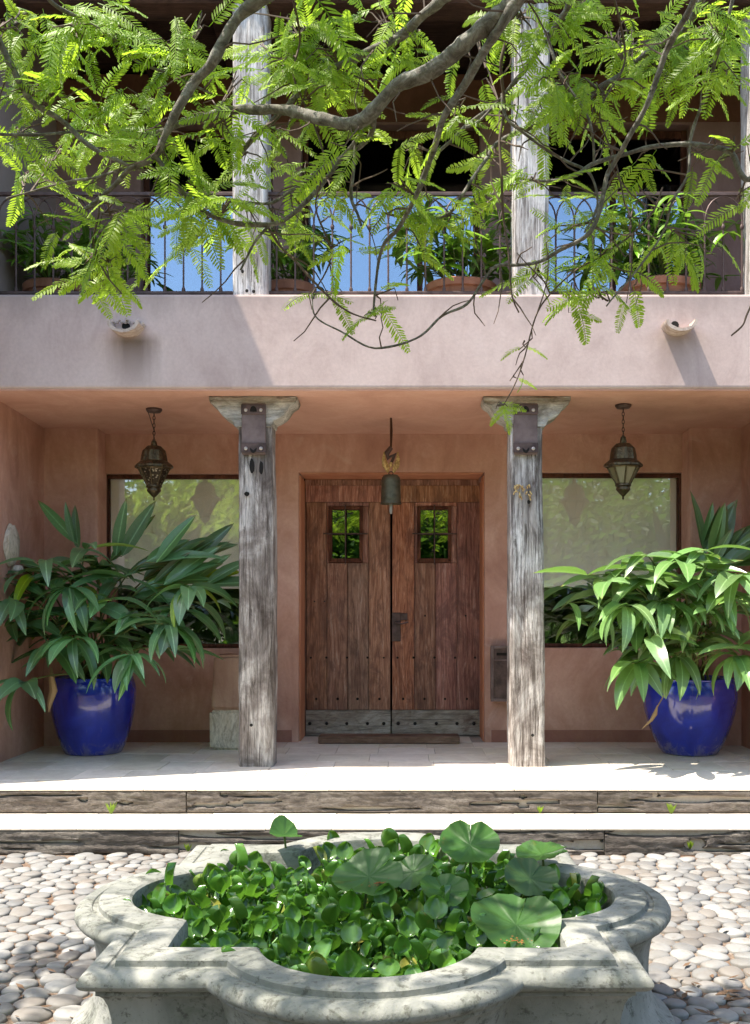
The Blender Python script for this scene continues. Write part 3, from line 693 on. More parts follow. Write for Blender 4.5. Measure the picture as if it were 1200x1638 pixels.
# posts --------------------------------------------------------------
def post_mesh(xc, y0, w0, z0, z1, seed, lean=0, amp=1.0, wtop=None):
    mb = MB(); wt = wtop or w0; nz = int((z1-z0)/.022); per = []
    n = 10
    c = .13
    base = []
    for (ax, ay, bx, by) in ((-1, -1, 1, -1), (1, -1, 1, 1), (1, 1, -1, 1), (-1, 1, -1, -1)):
        for k in range(n):
            t = c/2+(1-c)*k/(n-1); base.append((ax+(bx-ax)*t, ay+(by-ay)*t))
    P = len(base)
    for j in range(nz+1):
        t = j/nz; z = z0+(z1-z0)*t; hw = (w0+(wt-w0)*t)/2
        wob = .012*noise.noise(Vector((z*.9, seed, 0))); wob2 = .009*noise.noise(Vector((seed, z*1.7, 3)))
        for (ux, uy) in base:
            cr = noise.noise(Vector((ux*7+seed, uy*7, z*1.1))); d = .006*noise.noise(Vector((ux*2+seed*3, uy*2, z*2.5)))-.0
            if cr > .25: d -= min(.014, (cr-.25)*.05)
            d += .0025*noise.noise(Vector((ux*20, uy*20+seed, z*9)))
            d *= amp; L = math.hypot(ux, uy)
            mb.v.append(Vector((xc+lean*(t-.5)+wob*amp+ux*hw+ux/L*d, y0+hw+uy*hw+uy/L*d, z+wob2*.0)))
    for j in range(nz):
        for k in range(P): a = j*P+k; b = j*P+(k+1) % P; mb.f.append((a, b, b+P, a+P))
    mb.f.append(tuple(range(P))[::-1]); mb.f.append(tuple(nz*P+k for k in range(P)))
    return mb
def capital(parent, xc, yf, seed, hw=.32):
    half = [(1, 0), (1, -.028), (.97, -.05), (.90, -.065), (.84, -.075), (.80, -.10), (.72, -.135), (.62, -.158), (.53, -.172), (.46, -.18), (.46, -.205), (.40, -.222)]
    prof = [(-a*hw, z) for a, z in half]+[(a*hw, z) for a, z in half[::-1]]
    z0 = 3.041; mb = MB(); ny = 10; dep = .25; P = len(prof)
    # finer subdivision of the outline
    pp = []
    for i in range(P):
        a, b = prof[i], prof[(i+1) % P]; m_ = 2 if i < P-1 else 14
        for k in range(m_): pp.append((a[0]+(b[0]-a[0])*k/m_, a[1]+(b[1]-a[1])*k/m_))
    P = len(pp)
    for j in range(ny+1):
        for (x, z) in pp:
            d = .009*noise.noise(Vector((x*12+seed, j*.5, z*20)))+.004*noise.noise(Vector((x*40, j*1.3, z*60+seed)))
            if z == 0: d = 0
            mb.v.append(Vector((xc+x+d*(1 if x > 0 else -1), yf+dep*j/ny, z0+z+d*.6)))
    for j in range(ny):
        for k in range(P): a = j*P+k; b = j*P+(k+1) % P; mb.f.append((a, a+P, b+P, b))
    # front / back faces, grid-filled per column with relief
    for yy, jj in ((yf, 0), (yf+dep, ny)):
        top = lambda x: 0
        nx, nz = 46, 14
        def zlow(x):
            x = abs(x)
            pts = [(a*hw, z) for a, z in half]
            if x <= pts[-1][0]: return pts[-1][1]
            for (p, q) in zip(pts, pts[1:]):
                if q[0] <= x <= p[0] and p[0] > q[0]: return q[1]+(p[1]-q[1])*(x-q[0])/(p[0]-q[0])
            return -.028
        b0 = len(mb.v)
        for i in range(nx+1):
            x = -hw+2*hw*i/nx; zl = zlow(x)
            for k in range(nz+1):
                z = zl*(1-k/nz); rel = .007*noise.noise(Vector((x*5+seed, z*70, 2)))+.006*noise.noise(Vector((x*22, z*40, seed)))
                edge = .006 if k in (0, nz) or i in (0, nx) else 0
                mb.v.append(Vector((xc+x, yy+(-.006+rel+edge if jj == 0 else 0), z0+z)))
        for i in range(nx):
            for k in range(nz):
                a = b0+i*(nz+1)+k; mb.f.append((a, a+nz+1, a+nz+2, a+1))
    return mb.build('capital', M['capital'], parent, ang=50)
def strap(parent, xc, yf):
    f = yf-.022
    st = MB()
    zA, zB = 1.5+(VY-646)/F*yf, 1.5+(VY-727)/F*yf; hw = .087
    mb = MB().cbox(xc-hw, xc+hw, f, yf+.01, zB, zA, .003)
    o = mb.build('iron_strap', M['strap'], parent)
    for zc, sgn in (((zA-.045), 1), ((zB+.045), -1)):
        pl = MB().cbox(xc-hw-.004, xc+hw+.004, f-.009, f-.001, zc-.036, zc+.036, .003)
        pl.build('end_plate', M['iron'], o)
        n = 8; q = MB()
        for k in range(9):
            a = pi*k/8; q.v.append(Vector((xc+.026*cos(a), f-.0125, zc-.01*sgn+sgn*.042*sin(a)-.008)))
        q.v.append(Vector((xc, f-.013, zc-.02)))
        for k in range(8): q.f.append((9, k, k+1))
        q.build('keyhole', M['darkhole'], o)
        for s_ in (-1, 1):
            b = MB(); c = Vector((xc+s_*.055, f-.009, zc-.006))
            for (rr, h) in ((.014, .002), (.013, -.006), (.006, -.011)):
                for i in range(8): b.v.append(c+Vector((cos(i*pi/4)*rr, h, sin(i*pi/4)*rr)))
            for k in range(2):
                for i in range(8): a = k*8+i; bb = k*8+(i+1) % 8; b.f.append((a, bb, bb+8, a+8))
            b.f.append(tuple(range(16, 24))); b.build('bolt', M['bolt'], o)
PY = 7.576
def hole(parent, px, py, D, rx, rz, nm='knot_hole', mt='darkhole'):
    c = W(px, py, D); q = MB()
    for k in range(10): a = 2*pi*k/10; rr = 1+.25*noise.noise(Vector((k*1.7, px, 0))); q.v.append(c+Vector((cos(a)*rx*rr, 0, sin(a)*rz*rr)))
    q.v.append(c+Vector((0, -.001, 0)))
    for k in range(10): q.f.append((10, (k+1) % 10, k))
    q.build(nm, M[mt], parent, smooth=False)
for (lab, px, w0, wt, seed, capx, lean) in (('weathered grey wooden post left of the double door, holding up the balcony', 408.5, .262, .245, 2.3, 405, -.0),
                                      ('whiter weathered wooden post right of the double door, with a twig across its capital', 843.5, .262, .235, 8.1, 843, -.02)):
    xc = X(px, PY); p = empty('porch_post', (xc, PY+.13, FLOOR), lab, 'post', 'wooden posts holding up the balcony')
    post_mesh(xc, PY, w0, FLOOR+.001, 2.845, seed, lean, 1.0, wt).build('shaft', M['post'] if px < 600 else M['post_r'], p, ang=70)
    capital(p, X(capx, PY), PY-.012, seed); strap(p, X(407 if px < 600 else 840, PY), PY-.018)
    if px < 600:
        hole(p, 403, 745, PY-.017, .02, .055, 'rust_streak'); hole(p, 418, 748, PY-.017, .016, .05, 'rust_streak'); hole(p, 402, 1160, PY-.014, .012, .012); hole(p, 395, 790, PY-.015, .02, .018)
    else:
        hole(p, 846, 803, PY-.016, .013, .016); hole(p, 852, 1176, PY-.016, .012, .012)
        q = MB(); r5 = random.Random(4)
        for k in range(26):
            c = W(r5.uniform(822, 850), 775+r5.uniform(-2, 20), PY-.018); q.tube([c, c+Vector((r5.uniform(-.02, .02), -.008, -r5.uniform(.01, .03)))], .006, 5)
        q.build('moss_tuft', M['gold'], p)
for (lab, px, D, z0, w0, seed, py0) in (('sun-bleached wooden post on the left of the balcony, with bolt holes at its foot', 400, PY, 3.62, .255, 5.5, 0), ('sun-bleached wooden post on the right of the balcony, above the whiter porch post', 851.5, PY, 3.62, .262, 9.7, 0), ('pale wooden post at the right end of the balcony railing', 1229, PY, 3.62, .25, 12.2, 0)):
    xc = X(px, D); p = empty('balcony_post', (xc, D+.13, 3.62), lab, 'post', 'wooden posts standing on the balcony')
    post_mesh(xc, D, w0, 3.62, 5.93, seed, 0, 1.0).build('shaft', M['post_pale'], p, ang=70)
    if px == 400:
        for (a, b) in ((388, 434), (408, 434), (395, 465), (406, 466)): hole(p, a, b, PY-.015, .012, .014, 'bolt_hole')
    if px == 851.5: hole(p, 843, 436, PY-.015, .01, .02, 'bolt_hole')
MB()
# ------------------------------------------------------------------ spouts
def spout(px, py, lab, old):
    c = W(px, py, 7.345); mb = MB(); n = 16; L = .14
    s = empty('rain_spout', (c.x, 7.35, c.z), lab, 'rain spout', 'rain spouts in the parapet')
    for (j, (yy, k)) in enumerate(((.03, 1.0), (-L, 1.0), (-L, .80), (.03, .80))):
        for i in range(n+1):
            a = pi+pi*i/n; w_ = 1+.07*noise.noise(Vector((i*.7, px, j)))
            mb.v.append(c+Vector((.112*cos(a)*k*w_, yy, .078*sin(a)*k*w_+(.0 if k == 1 else .006))))
    for j in range(3):
        for i in range(n): a = j*(n+1)+i; mb.f.append((a, a+1, a+n+2, a+n+1))
    mb.f.append((0, n+1, 2*(n+1), 3*(n+1))); mb.f.append((n, 3*(n+1)+n, 2*(n+1)+n, (n+1)+n))
    mb.build('channel', M['spout'], s, ang=50)
    t = MB(); t.lathe([(.12, 0), (.10, .03), (.06, .045)], n=14)
    h = MB(); cc = c+Vector((.0, .0, .0)); h.tube([(cc.x-.015, 7.346, cc.z+.0), (cc.x-.015, 7.338, cc.z+.0)], [.03, .027], 10); h.build('drain_hole', M['darkhole'], s)
    if old:
        q = MB()
        for k in range(40):
            a = rnd.uniform(0, pi); e = c+Vector((.115*cos(a), -rnd.uniform(0, .03), .03*sin(a)+rnd.uniform(-.01, .012))); q.tube([e, e+Vector((rnd.uniform(-.015, .015), -.01, rnd.uniform(-.01, .01)))], [.012, .006], 5)
        q.build('mortar_crust', M['spout'], s)
spout(205, 522, 'crusty clay rain spout in the shaded left of the parapet, stained below', True)
spout(1083, 520, 'pale half-round clay rain spout on the sunlit right of the parapet, casting a long shadow', False)

# ------------------------------------------------------------------ lanterns, bell, mailbox, block, ornament
def lantern(px, D, ys, lab, glassy):
    """ys: canopy, loop, cap top, shoulder, widest, cone end, tip"""
    x = X(px, D); Z = lambda q: 1.5+(VY-q)/F*D
    L = empty('hanging_lantern', (x, D, 3.03), lab, 'lantern', 'brass lanterns hanging in the porch')
    zc = 3.062-(D-7.6)*.0489
    MB().lathe([(.001, zc-.03), (.05, zc-.026), (.062, zc-.01), (.062, zc+.002)], (x, D, 0), 20).build('ceiling_rose', M['iron'], L)
    # chain
    ch = MB(); z = zc-.02; k = 0; ztop = Z(ys[2])
    while z > ztop:
        pts = []
        for i in range(9):
            a = 2*pi*i/8; u = .009*cos(a); v = .019*sin(a)
            pts.append((x+(u if k % 2 else 0), D+(0 if k % 2 else u), z-.019+v))
        ch.tube(pts, .0034, 4, False); z -= .030; k += 1
    ch.build('chain', M['iron'], L)
    if not glassy: MB().tube([(x-.045, D-.02, zc-.02), (x-.03, D-.02, zc-.06), (x-.002, D-.004, zc-.16)], .0035, 5).build('loose_wire', M['iron'], L)
    n = 8
    zs = [Z(q) for q in ys]
    body = MB().lathe([(.001, zs[2]+.01), (.018, zs[2]), (.024, zs[2]-.035), (.02, zs[2]-.06), (.05, zs[3]+.01), (.082, zs[3]-.025), (.092, zs[3]-.075), (.096, zs[4]+.045), (.135, zs[4]+.01), (.137, zs[4]-.006), (.125, zs[4]-.012)], (x, D, 0), n*3, lambda k, n_: 1+.09*abs(((k % 3)-1)))
    body.build('dome_cap', M['brass'], L, ang=25)
    top = zs[4]-.012; bot = zs[5]
    # tapering body: ribs + panels
    rt, rb = .122, .052
    cone = []
    for k in range(n):
        a = 2*pi*(k)/n; cone.append((cos(a), sin(a)))
    ribs = MB()
    for (cx_, cy_) in cone: ribs.tube([(x+cx_*rt, D+cy_*rt, top), (x+cx_*rb, D+cy_*rb, bot)], [.0085, .007], 5)
    for rr, zz in ((rt, top), (rb, bot)):
        ribs.tube([(x+rr*cos(2*pi*i/n), D+rr*sin(2*pi*i/n), zz) for i in range(n+1)], .008, 5, False)
    ribs.build('rib_cage', M['brass'], L)
    for k in range(n):
        a, b = cone[k], cone[(k+1) % n]; mb = MB()
        s = .985
        mb.add([(x+a[0]*rt*s, D+a[1]*rt*s, top), (x+b[0]*rt*s, D+b[1]*rt*s, top), (x+b[0]*rb*s, D+b[1]*rb*s, bot), (x+a[0]*rb*s, D+a[1]*rb*s, bot),
                (x+a[0]*rt*.95, D+a[1]*rt*.95, top), (x+b[0]*rt*.95, D+b[1]*rt*.95, top), (x+b[0]*rb*.93, D+b[1]*rb*.93, bot), (x+a[0]*rb*.93, D+a[1]*rb*.93, bot)],
               [(0, 1, 2, 3), (7, 6, 5, 4), (0, 4, 5, 1), (3, 2, 6, 7)])
        mb.build('glass_panel' if glassy else 'pierced_panel', M['lampglass'] if glassy else M['pierced'], L, smooth=False)
    MB().lathe([(rb+.006, bot+.004), (rb+.01, bot-.01), (rb-.002, bot-.02), (rb+.004, bot-.04), (.03, bot-.07), (.012, bot-.088), (.006, bot-.094), (.009, bot-.104), (.001, bot-.12)], (x, D, 0), 16).build('finial', M['brass'], L)
lantern(246.5, 8.05, (655, 662, 706, 716, 747, 777, 803), 'pierced dark brass lantern hanging on a chain in front of the left window', False)
lantern(997, 7.92, (650, 658, 699, 712, 745, 775, 800), 'brass lantern with plain glass panels hanging in front of the right window', True)

BX, BD = X(625.5, 8.36), 8.36
bell = empty('door_bell', (BX, BD, 3.03), 'bronze hanging bell with gilt winged ornament on a cord before the double door', 'bell')
Zb = lambda q: 1.5+(VY-q)/F*BD
MB().tube([(BX, BD, 3.03), (BX+.003, BD, Zb(690)), (BX, BD, Zb(717))], [.009, .012, .008], 6).build('cord', weathered('dark_cord', (.05, .02, .01), (.08, .035, .02), (.1, .05, .03)), bell)
MB().tube([(BX, BD, Zb(716)), (BX-.03, BD-.01, Zb(724)), (BX-.025, BD, Zb(733)), (BX+.03, BD, Zb(727)), (BX+.004, BD, Zb(740))], [.02, .024, .02, .024, .012], 7).build('leather_knot', M['iron'], bell)
for s_ in (-1, 1):
    q = MB()
    for k in range(7):           # feathers of each wing
        t = k/6
        x0 = BX+s_*(.012+.012*t); z0_ = Zb(752)+.03*t
        x1 = BX+s_*(.048+.010*t); z1_ = Zb(744)+t*.105
        q.tube([(x0, BD-.01, z0_), ((x0+x1)/2+s_*.01, BD-.018, (z0_+z1_)/2-.006), (x1, BD-.012, z1_)], [.010, .013, .006], 6)
    q.tube([(BX+s_*.055, BD-.01, Zb(724)), (BX+s_*.062, BD-.014, Zb(736)), (BX+s_*.055, BD-.014, Zb(746)), (BX+s_*.02, BD-.014, Zb(756))], [.007, .013, .013, .010], 6)
    q.build('wing', M['gold'], bell)
MB().lathe([(.001, Zb(739)), (.014, Zb(740)), (.016, Zb(744)), (.005, Zb(748))], (BX, BD-.01, 0), 10).build('gilt_knob', M['gold'], bell)
MB().tube([(BX+.018*cos(a*pi/5), BD, Zb(757)+.014*sin(a*pi/5)) for a in range(11)], .004, 5, False).build('ring', M['iron'], bell)
MB().lathe([(.001, Zb(759)), (.055, Zb(760)), (.072, Zb(764)), (.077, Zb(770)), (.080, Zb(795)), (.083, Zb(797)), (.080, Zb(799)), (.082, Zb(803)), (.086, Zb(806)), (.082, Zb(806.5)), (.072, Zb(795)), (.07, Zb(765)), (.001, Zb(764))], (BX, BD, 0), 28).build('bell_body', M['bell'], bell)
MB().tube([(BX, BD, Zb(775)), (BX, BD, Zb(806)), (BX, BD, Zb(816)), (BX, BD, Zb(822))], [.008, .012, .014, .011], 8).build('clapper', M['bolt'], bell)

MD = BACK-.10
mail = empty('mailbox', (X(815, MD), BACK-.06, 1.0), 'small brown iron mailbox on the wall, half hidden by the right porch post', 'mailbox')
zt_, zb_ = 1.5+(VY-1034)/F*MD, 1.5+(VY-1121)/F*MD; xa, xb = X(786, MD), X(786, MD)+.30
mf = M['strap']
MB().cbox(xa, xb, BACK-.10, BACK-.001, zb_, zt_, .006).build('box', M['iron'], mail)
fr = MB()
for (a, b, c, e) in ((xa-.006, xa+.022, zb_-.006, zt_+.006), (xb-.022, xb+.006, zb_-.006, zt_+.006), (xa+.0225, xb-.0225, zt_-.02, zt_+.006), (xa+.0225, xb-.0225, zb_-.006, zb_+.02), (xa+.0225, xb-.0225, zt_-.125, zt_-.11)): fr.cbox(a, b, BACK-.112, BACK-.10, c, e, .002)
fr.build('front_frame', mf, mail)
MB().box(xa+.045, xb-.04, BACK-.106, BACK-.1015, zt_-.078, zt_-.055).build('letter_slot', M['darkhole'], mail, smooth=False)

BDp = 8.46
blk = empty('stone_block', (X(370, BDp), BDp+.15, FLOOR), 'cream stone block with a terracotta upper part, standing beside the left porch post', 'stone block')
def lump(x0, x1, y0, y1, z0, z1, tx, mat, name, seed, amp=.006):
    bm = bmesh.new(); bmesh.ops.create_cube(bm, size=1); bmesh.ops.bevel(bm, geom=bm.edges[:], offset=.06, segments=2, affect='EDGES')
    bmesh.ops.subdivide_edges(bm, edges=bm.edges[:], cuts=3, use_grid_fill=True)
    mb = MB(); bm.verts.index_update()
    for v in bm.verts:
        t = v.co.z+.5; k = 1-tx*t
        p = Vector(((x0+x1)/2+v.co.x*(x1-x0)*k, (y0+y1)/2+v.co.y*(y1-y0)*k, z0+(z1-z0)*t)); q = noise.noise_vector(p*9+Vector((seed, 0, 0)))*amp
        mb.v.append(p+q)
    mb.f = [[v.index for v in f.verts] for f in bm.faces]; bm.free(); return mb.build(name, mat, blk, ang=60)
zz = 1.5+(VY-1137)/F*BDp
lump(X(335, BDp), X(335, BDp)+.40, BDp, BDp+.32, FLOOR+.002, zz, .0, M['marble'], 'lower_block', 1)
lump(X(337, BDp), X(337, BDp)+.38, BDp+.01, BDp+.31, zz+.001, 1.5+(VY-1048)/F*BDp, .12, plaster('block_plaster', (.30, .17, .12), (.42, .27, .19), (.50, .36, .27)), 'upper_block', 4, .012)

# pale oval carved stone on the left side wall
oD = 7.98
oc = W(34, 872, oD); oc.x = SL
orn = empty('wall_ornament', (SL, oc.y, oc.z), 'pale worn oval stone carving on the left side wall above the plant', 'wall ornament')
mb = MB(); bm = bmesh.new(); bmesh.ops.create_icosphere(bm, subdivisions=3, radius=1); bm.verts.index_update()
for v in bm.verts:
    p = v.co; k = 1+.14*noise.noise(p*2.1)+.05*noise.noise(p*6); tap = .78+.22*(1-abs(p.z+.1))
    mb.v.append(Vector((SL+.012+max(p.x, -.2)*.05*k, oc.y+p.y*.135*k*tap, oc.z+p.z*.165*k)))
mb.f = [[v.index for v in f.verts] for f in bm.faces]; bm.free()
mb.build('oval_relief', M['marble'], orn)
MB().lathe([(.001, -.02), (.04, -.01), (.055, .02), (.045, .05), (.02, .06)], (SL+.03, oc.y+.07, oc.z-.21), 12).build('lower_boss', M['marble'], orn)

# ------------------------------------------------------------------ fountain
ft = empty('fountain_basin', (FX, FY, 0), 'low lichened grey stone basin of quatrefoil plan with moulded rim, full of water plants', 'basin')
def ring(o, z, na=26, ns=8, irr=0):
    sq = .60+o; rc = .335+o*.93; c = .52
    pts = []
    # half chord where circle meets the square side
    h = math.sqrt(max(rc*rc-(sq-c)**2, 1e-6)); h = min(h, sq-.004)
    a0 = math.atan2(sq-c, h)
    for side in range(4):
        ca, sa = cos(side*pi/2), sin(side*pi/2)
        loc = []
        for k in range(ns): t = k/ns; loc.append((-sq+t*(sq-h), -sq))
        for k in range(na+1):
            th = pi+a0+(pi-2*a0)*k/na
            loc.append((rc*cos(th), -c+rc*sin(th)))
        for k in range(1, ns): t = k/ns; loc.append((h+t*(sq-h), -sq))
        for (x, y) in loc: pts.append(Vector((FX+x*ca-y*sa, FY+x*sa+y*ca, z)))
    return pts
prof = [(0.0, .20), (0.0, .455), (.004, .470), (.014, .477), (.07, .481), (.118, .479), (.124, .475), (.126, .458), (.130, .455), (.146, .456), (.150, .461), (.176, .461), (.194, .457), (.206, .450), (.212, .439), (.212, .428), (.205, .417), (.192, .409), (.178, .406),
        (.168, .405), (.170, .400), (.170, .388), (.162, .384), (.153, .374), (.143, .350), (.135, .31), (.131, .27), (.131, .22), (.138, .165), (.152, .12), (.172, .088), (.196, .068), (.204, .062), (.216, .058), (.228, .04), (.232, .02), (.232, -.01)]
mb = MB(); P = None
for (o_, z) in prof:
    rg = ring(o_, z); P = len(rg)
    for p in rg:
        d = noise.noise_vector(p*4)*.0035+noise.noise_vector(p*22)*.0010
        mb.v.append(p+d)
for j in range(len(prof)-1):
    for k in range(P): a = j*P+k; b = j*P+(k+1) % P; mb.f.append((a, a+P, b+P, b))
mb.build('basin_wall', M['fount'], ft, ang=32)
wt_ = MB(); rg = ring(-.0, .30); wt_.v = rg+[Vector((FX, FY, .30))]; wt_.f = [(P, k, (k+1) % P) for k in range(P)]
wo = wt_.build('pond_water', M['water'], org=(FX, FY, .3), smooth=False); tag(wo, kind='structure')

# water hyacinths
def hy_leaf(seed):
    r = random.Random(seed); L = r.uniform(.08, .165); rad = r.uniform(.027, .039); mb = MB(); bend = r.uniform(.01, .05)
    st = [(bend*t*t, 0, L*t) for t in (0, .25, .5, .75, 1)]
    mb.tube(st, [.010, .013, .010, .006, .004], 5, False)
    tilt = r.uniform(-.25, .75); base = Vector(st[-1]); nu, nv = 8, 6; cup = r.uniform(.35, .8)
    b0 = len(mb.v)
    for i in range(nu+1):
        t = (1-cos(pi*i/nu))/2; wdt = rad*(sin(pi*t**.85)**.55 if 0 < i < nu else .04); ln = rad*1.95*t
        for j in range(-2, 3):
            u = j/2; yy = wdt*u; zz = cup*rad*(u*u)*1.0-(.35*rad*t*t)
            p = Vector((ln, yy, zz)); p = Matrix.Rotation(-(pi/2-tilt), 3, 'Y') @ p
            mb.v.append(base+p)
    for i in range(nu):
        for j in range(4): a = b0+i*5+j; mb.f.append((a, a+5, a+6, a+1))
    me = mb.mesh('leaf', True, 80); me.materials.append(M['hyacinth']); return me
HY = [hy_leaf(k) for k in range(10)]
r = random.Random(21); hp = []
for k in range(9000):
    x, y = FX+r.uniform(-.85, .85), FY+r.uniform(-.85, .85)
    if not f_extent((x, y), .58, .305): continue
    if math.hypot(x-X(440, 4.3), y-4.28) < .12 or math.hypot(x-X(490, 4.3), y-4.35) < .13: continue        # open dark water at the back
    if any((x-a)**2+(y-b)**2 < .088**2 for a, b in hp): continue
    hp.append((x, y))
for (x, y) in hp:
    zone = ('in the left lobe of the stone basin' if x < FX-.56 else 'in the right lobe of the stone basin' if x > FX+.56 else
            'in the front lobe of the stone basin, nearest the viewer' if y < FY-.56 else 'in the back lobe of the stone basin, towards the steps' if y > FY+.56 else
            ('in the %s %s of the basin' % ('back' if y > FY else 'front', 'left quarter' if x < FX-.15 else 'right quarter' if x > FX+.15 else 'middle')))
    p = empty('water_hyacinth', (x, y, .30), 'water hyacinth rosette ' + zone, 'water plant', 'water hyacinths crowding the basin')
    n = r.choice((6, 7, 8)); a0 = r.uniform(0, 6.28); sc = r.uniform(.75, 1.08)*(1.02 if y > FY-.1 else 1.0)
    for k in range(n):
        a = a0+2*pi*k/n+r.uniform(-.3, .3); lean = r.uniform(.08, .52)
        m4 = Matrix.Translation((x, y, .285)) @ Matrix.Rotation(a, 4, 'Z') @ Matrix.Translation((.012, 0, 0)) @ Matrix.Rotation(lean, 4, 'Y') @ Matrix.Scale(sc*r.uniform(.85, 1.1), 4)
        inst('leaf', r.choice(HY), p, m4)
# lotus leaves
def lotus(px, py, D, rad, tiltx, tilty, lab, spot=False, rot=0, fold=0):
    c = W(px, py, D); o = empty('lotus_leaf', (c.x, c.y, .30), lab, 'lotus leaf', 'large lotus leaves over the hyacinths')
    mb = MB(); nr, na = 6, 68; M3 = Matrix.Rotation(tiltx, 3, 'X') @ Matrix.Rotation(tilty, 3, 'Y') @ Matrix.Rotation(rot, 3, 'Z')
    for i in range(nr+1):
        t = i/nr
        for k in range(na+1):
            a = .015+(2*pi-.03)*k/na; nt_ = 1-.22*math.exp(-((min(a, 2*pi-a))/.22)**2)
            rr = rad*t*nt_*(1+.04*sin(a*3+px)); q = Vector((rr*cos(a), rr*sin(a), rad*(.16*t*t+.035*t*sin(a*7+px)+.09*t*t*sin(a*2+py)+.014*t*cos(a*17))+fold*abs(rr*sin(a))-.002*(k % 2)*t))
            mb.v.append(c+M3 @ q)
    for i in range(nr):
        for k in range(na): a = i*(na+1)+k; mb.f.append((a, a+1, a+na+2, a+na+1))
    b = mb.build('blade', M['lily'], o, ang=80)
    MB().tube([(c.x+rnd.uniform(-.05, .05), c.y+.03, .28), (c.x+rnd.uniform(-.02, .02), c.y+.02, (c.z+.3)/2), c+Vector((0, 0, -.003))], [.006, .006, .005], 6).build('stalk', M['stem'], o)
    if spot:
        q = MB()
        for k in range(46):
            a = rnd.uniform(0, 6.28); rr = abs(rnd.gauss(0, .3))*rad*.6; off = Vector((-.1*rad+rr*cos(a), -.62*rad+rr*.4*sin(a), 0)) if spot is True else Vector((.3*rad+rr*cos(a), -.45*rad+rr*.4*sin(a), 0))
            h = rad*(.16*(off.length/rad)**2)+.006; p = c+Matrix.Rotation(tiltx, 3, 'X') @ Matrix.Rotation(tilty, 3, 'Y') @ Vector((off.x, off.y, h))
            s_ = rnd.uniform(.002, .005); q.add([p+Vector((-s_, 0, 0)), p+Vector((0, -s_, .001)), p+Vector((s_, 0, 0)), p+Vector((0, s_, .001))], [(0, 1, 2, 3)])
        q.build('rust_speckle', M['orange_bits'], o, smooth=False)
lotus(752, 1352, 3.95, .115, .55, .0, 'large round lotus leaf standing highest at the back, right of the middle', False, 1.5)
lotus(590, 1402, 3.7, .128, .42, -.12, 'lotus leaf with brown rusty patch, left of the middle', 2, .6)
lotus(868, 1367, 4.05, .105, .12, -.12, 'thin tilted lotus leaf reaching over the back rim on the right', False, 0)
lotus(848, 1405, 3.8, .10, .5, .12, 'dull upright lotus leaf behind the large front one', False, 1.0)
lotus(826, 1480, 3.30, .145, .42, .06, 'largest dark lotus leaf resting on the front rim, with rust spots', True, 1.2)
lotus(710, 1425, 3.6, .085, .45, .1, 'shaded lotus leaf low in the middle of the plants', False, 2)
lotus(455, 1336, 4.35, .07, .35, .35, 'small folded lotus leaf standing up at the back left over open water', False, .4, .45)
lotus(660, 1395, 3.9, .09, .5, -.3, 'small lotus leaf beside the rusty-patched one', False, 2.2)

# ------------------------------------------------------------------ leaves for potted plants
def lance(L, wd, droop, fold, seed, nx=9):
    r = random.Random(seed); mb = MB(); tw = r.uniform(-.25, .25)
    x = z = 0; ang = 0
    for i in range(nx+1):
        t = i/nx; hw = wd/2*(sin(pi*(t**.8))**.75)*(1 if t < .97 else .3) if 0 < t < 1 else .0015
        if i: ang = droop*t; x += L/nx*cos(ang); z -= L/nx*sin(ang)
        for u in (-1, -.5, 0, .5, 1):
            y = hw*u*cos(tw*t); zz = z+fold*abs(hw*u)+hw*u*sin(tw*t)+.03*hw*sin(t*22+seed)*abs(u)
            mb.v.append(Vector((x, y, zz)))
    for i in range(nx):
        for j in range(4): a = i*5+j; mb.f.append((a, a+5, a+6, a+1))
    return mb.mesh('leaf', True, 60)
LN = [lance(1, .21+.04*(k % 3), d, f_, k) for k, (d, f_) in enumerate(((.3, .35), (.7, .3), (1.1, .25), (1.5, .3), (.5, .45), (.9, .2), (1.3, .4), (.15, .3)))]
for me in LN: me.materials.append(M['ginger'])
def big_pot(px, D, wmax, wbase, ztop, lab, nm='glazed_pot', n=40):
    x = X(px, D); p = empty(nm, (x, D, FLOOR), lab, 'pot', 'blue glazed pots in the porch')
    h = ztop-FLOOR; R_ = wmax/2; rb = wbase/2
    pr = [(.001, .004), (rb*.96, .004), (rb, .012)]
    for i in range(1, 17):
        t = i/16; pr.append((rb+(R_-rb)*sin(t*pi*.5*1.16)**.85 if t*1.16 < 1 else R_-(R_*.045)*((t-.862)/.138)**1.5, h*(.02+.93*t)))
    pr += [(R_*.93, h*.972), (R_*.94, h*.99), (R_*.925, h), (R_*.89, h*.995), (R_*.87, h*.96), (R_*.88, h*.8)]
    MB().lathe(pr, (x, D, FLOOR), n).build('glazed_body', M['blue'], p, ang=60)
    s = MB(); s.lathe([(R_*.875, h*.9), (.2, h*.915), (.001, h*.92)], (x, D, FLOOR), 24); s.build('soil', M['soil'], p)
    return Vector((x, D, FLOOR+h*.92)), p
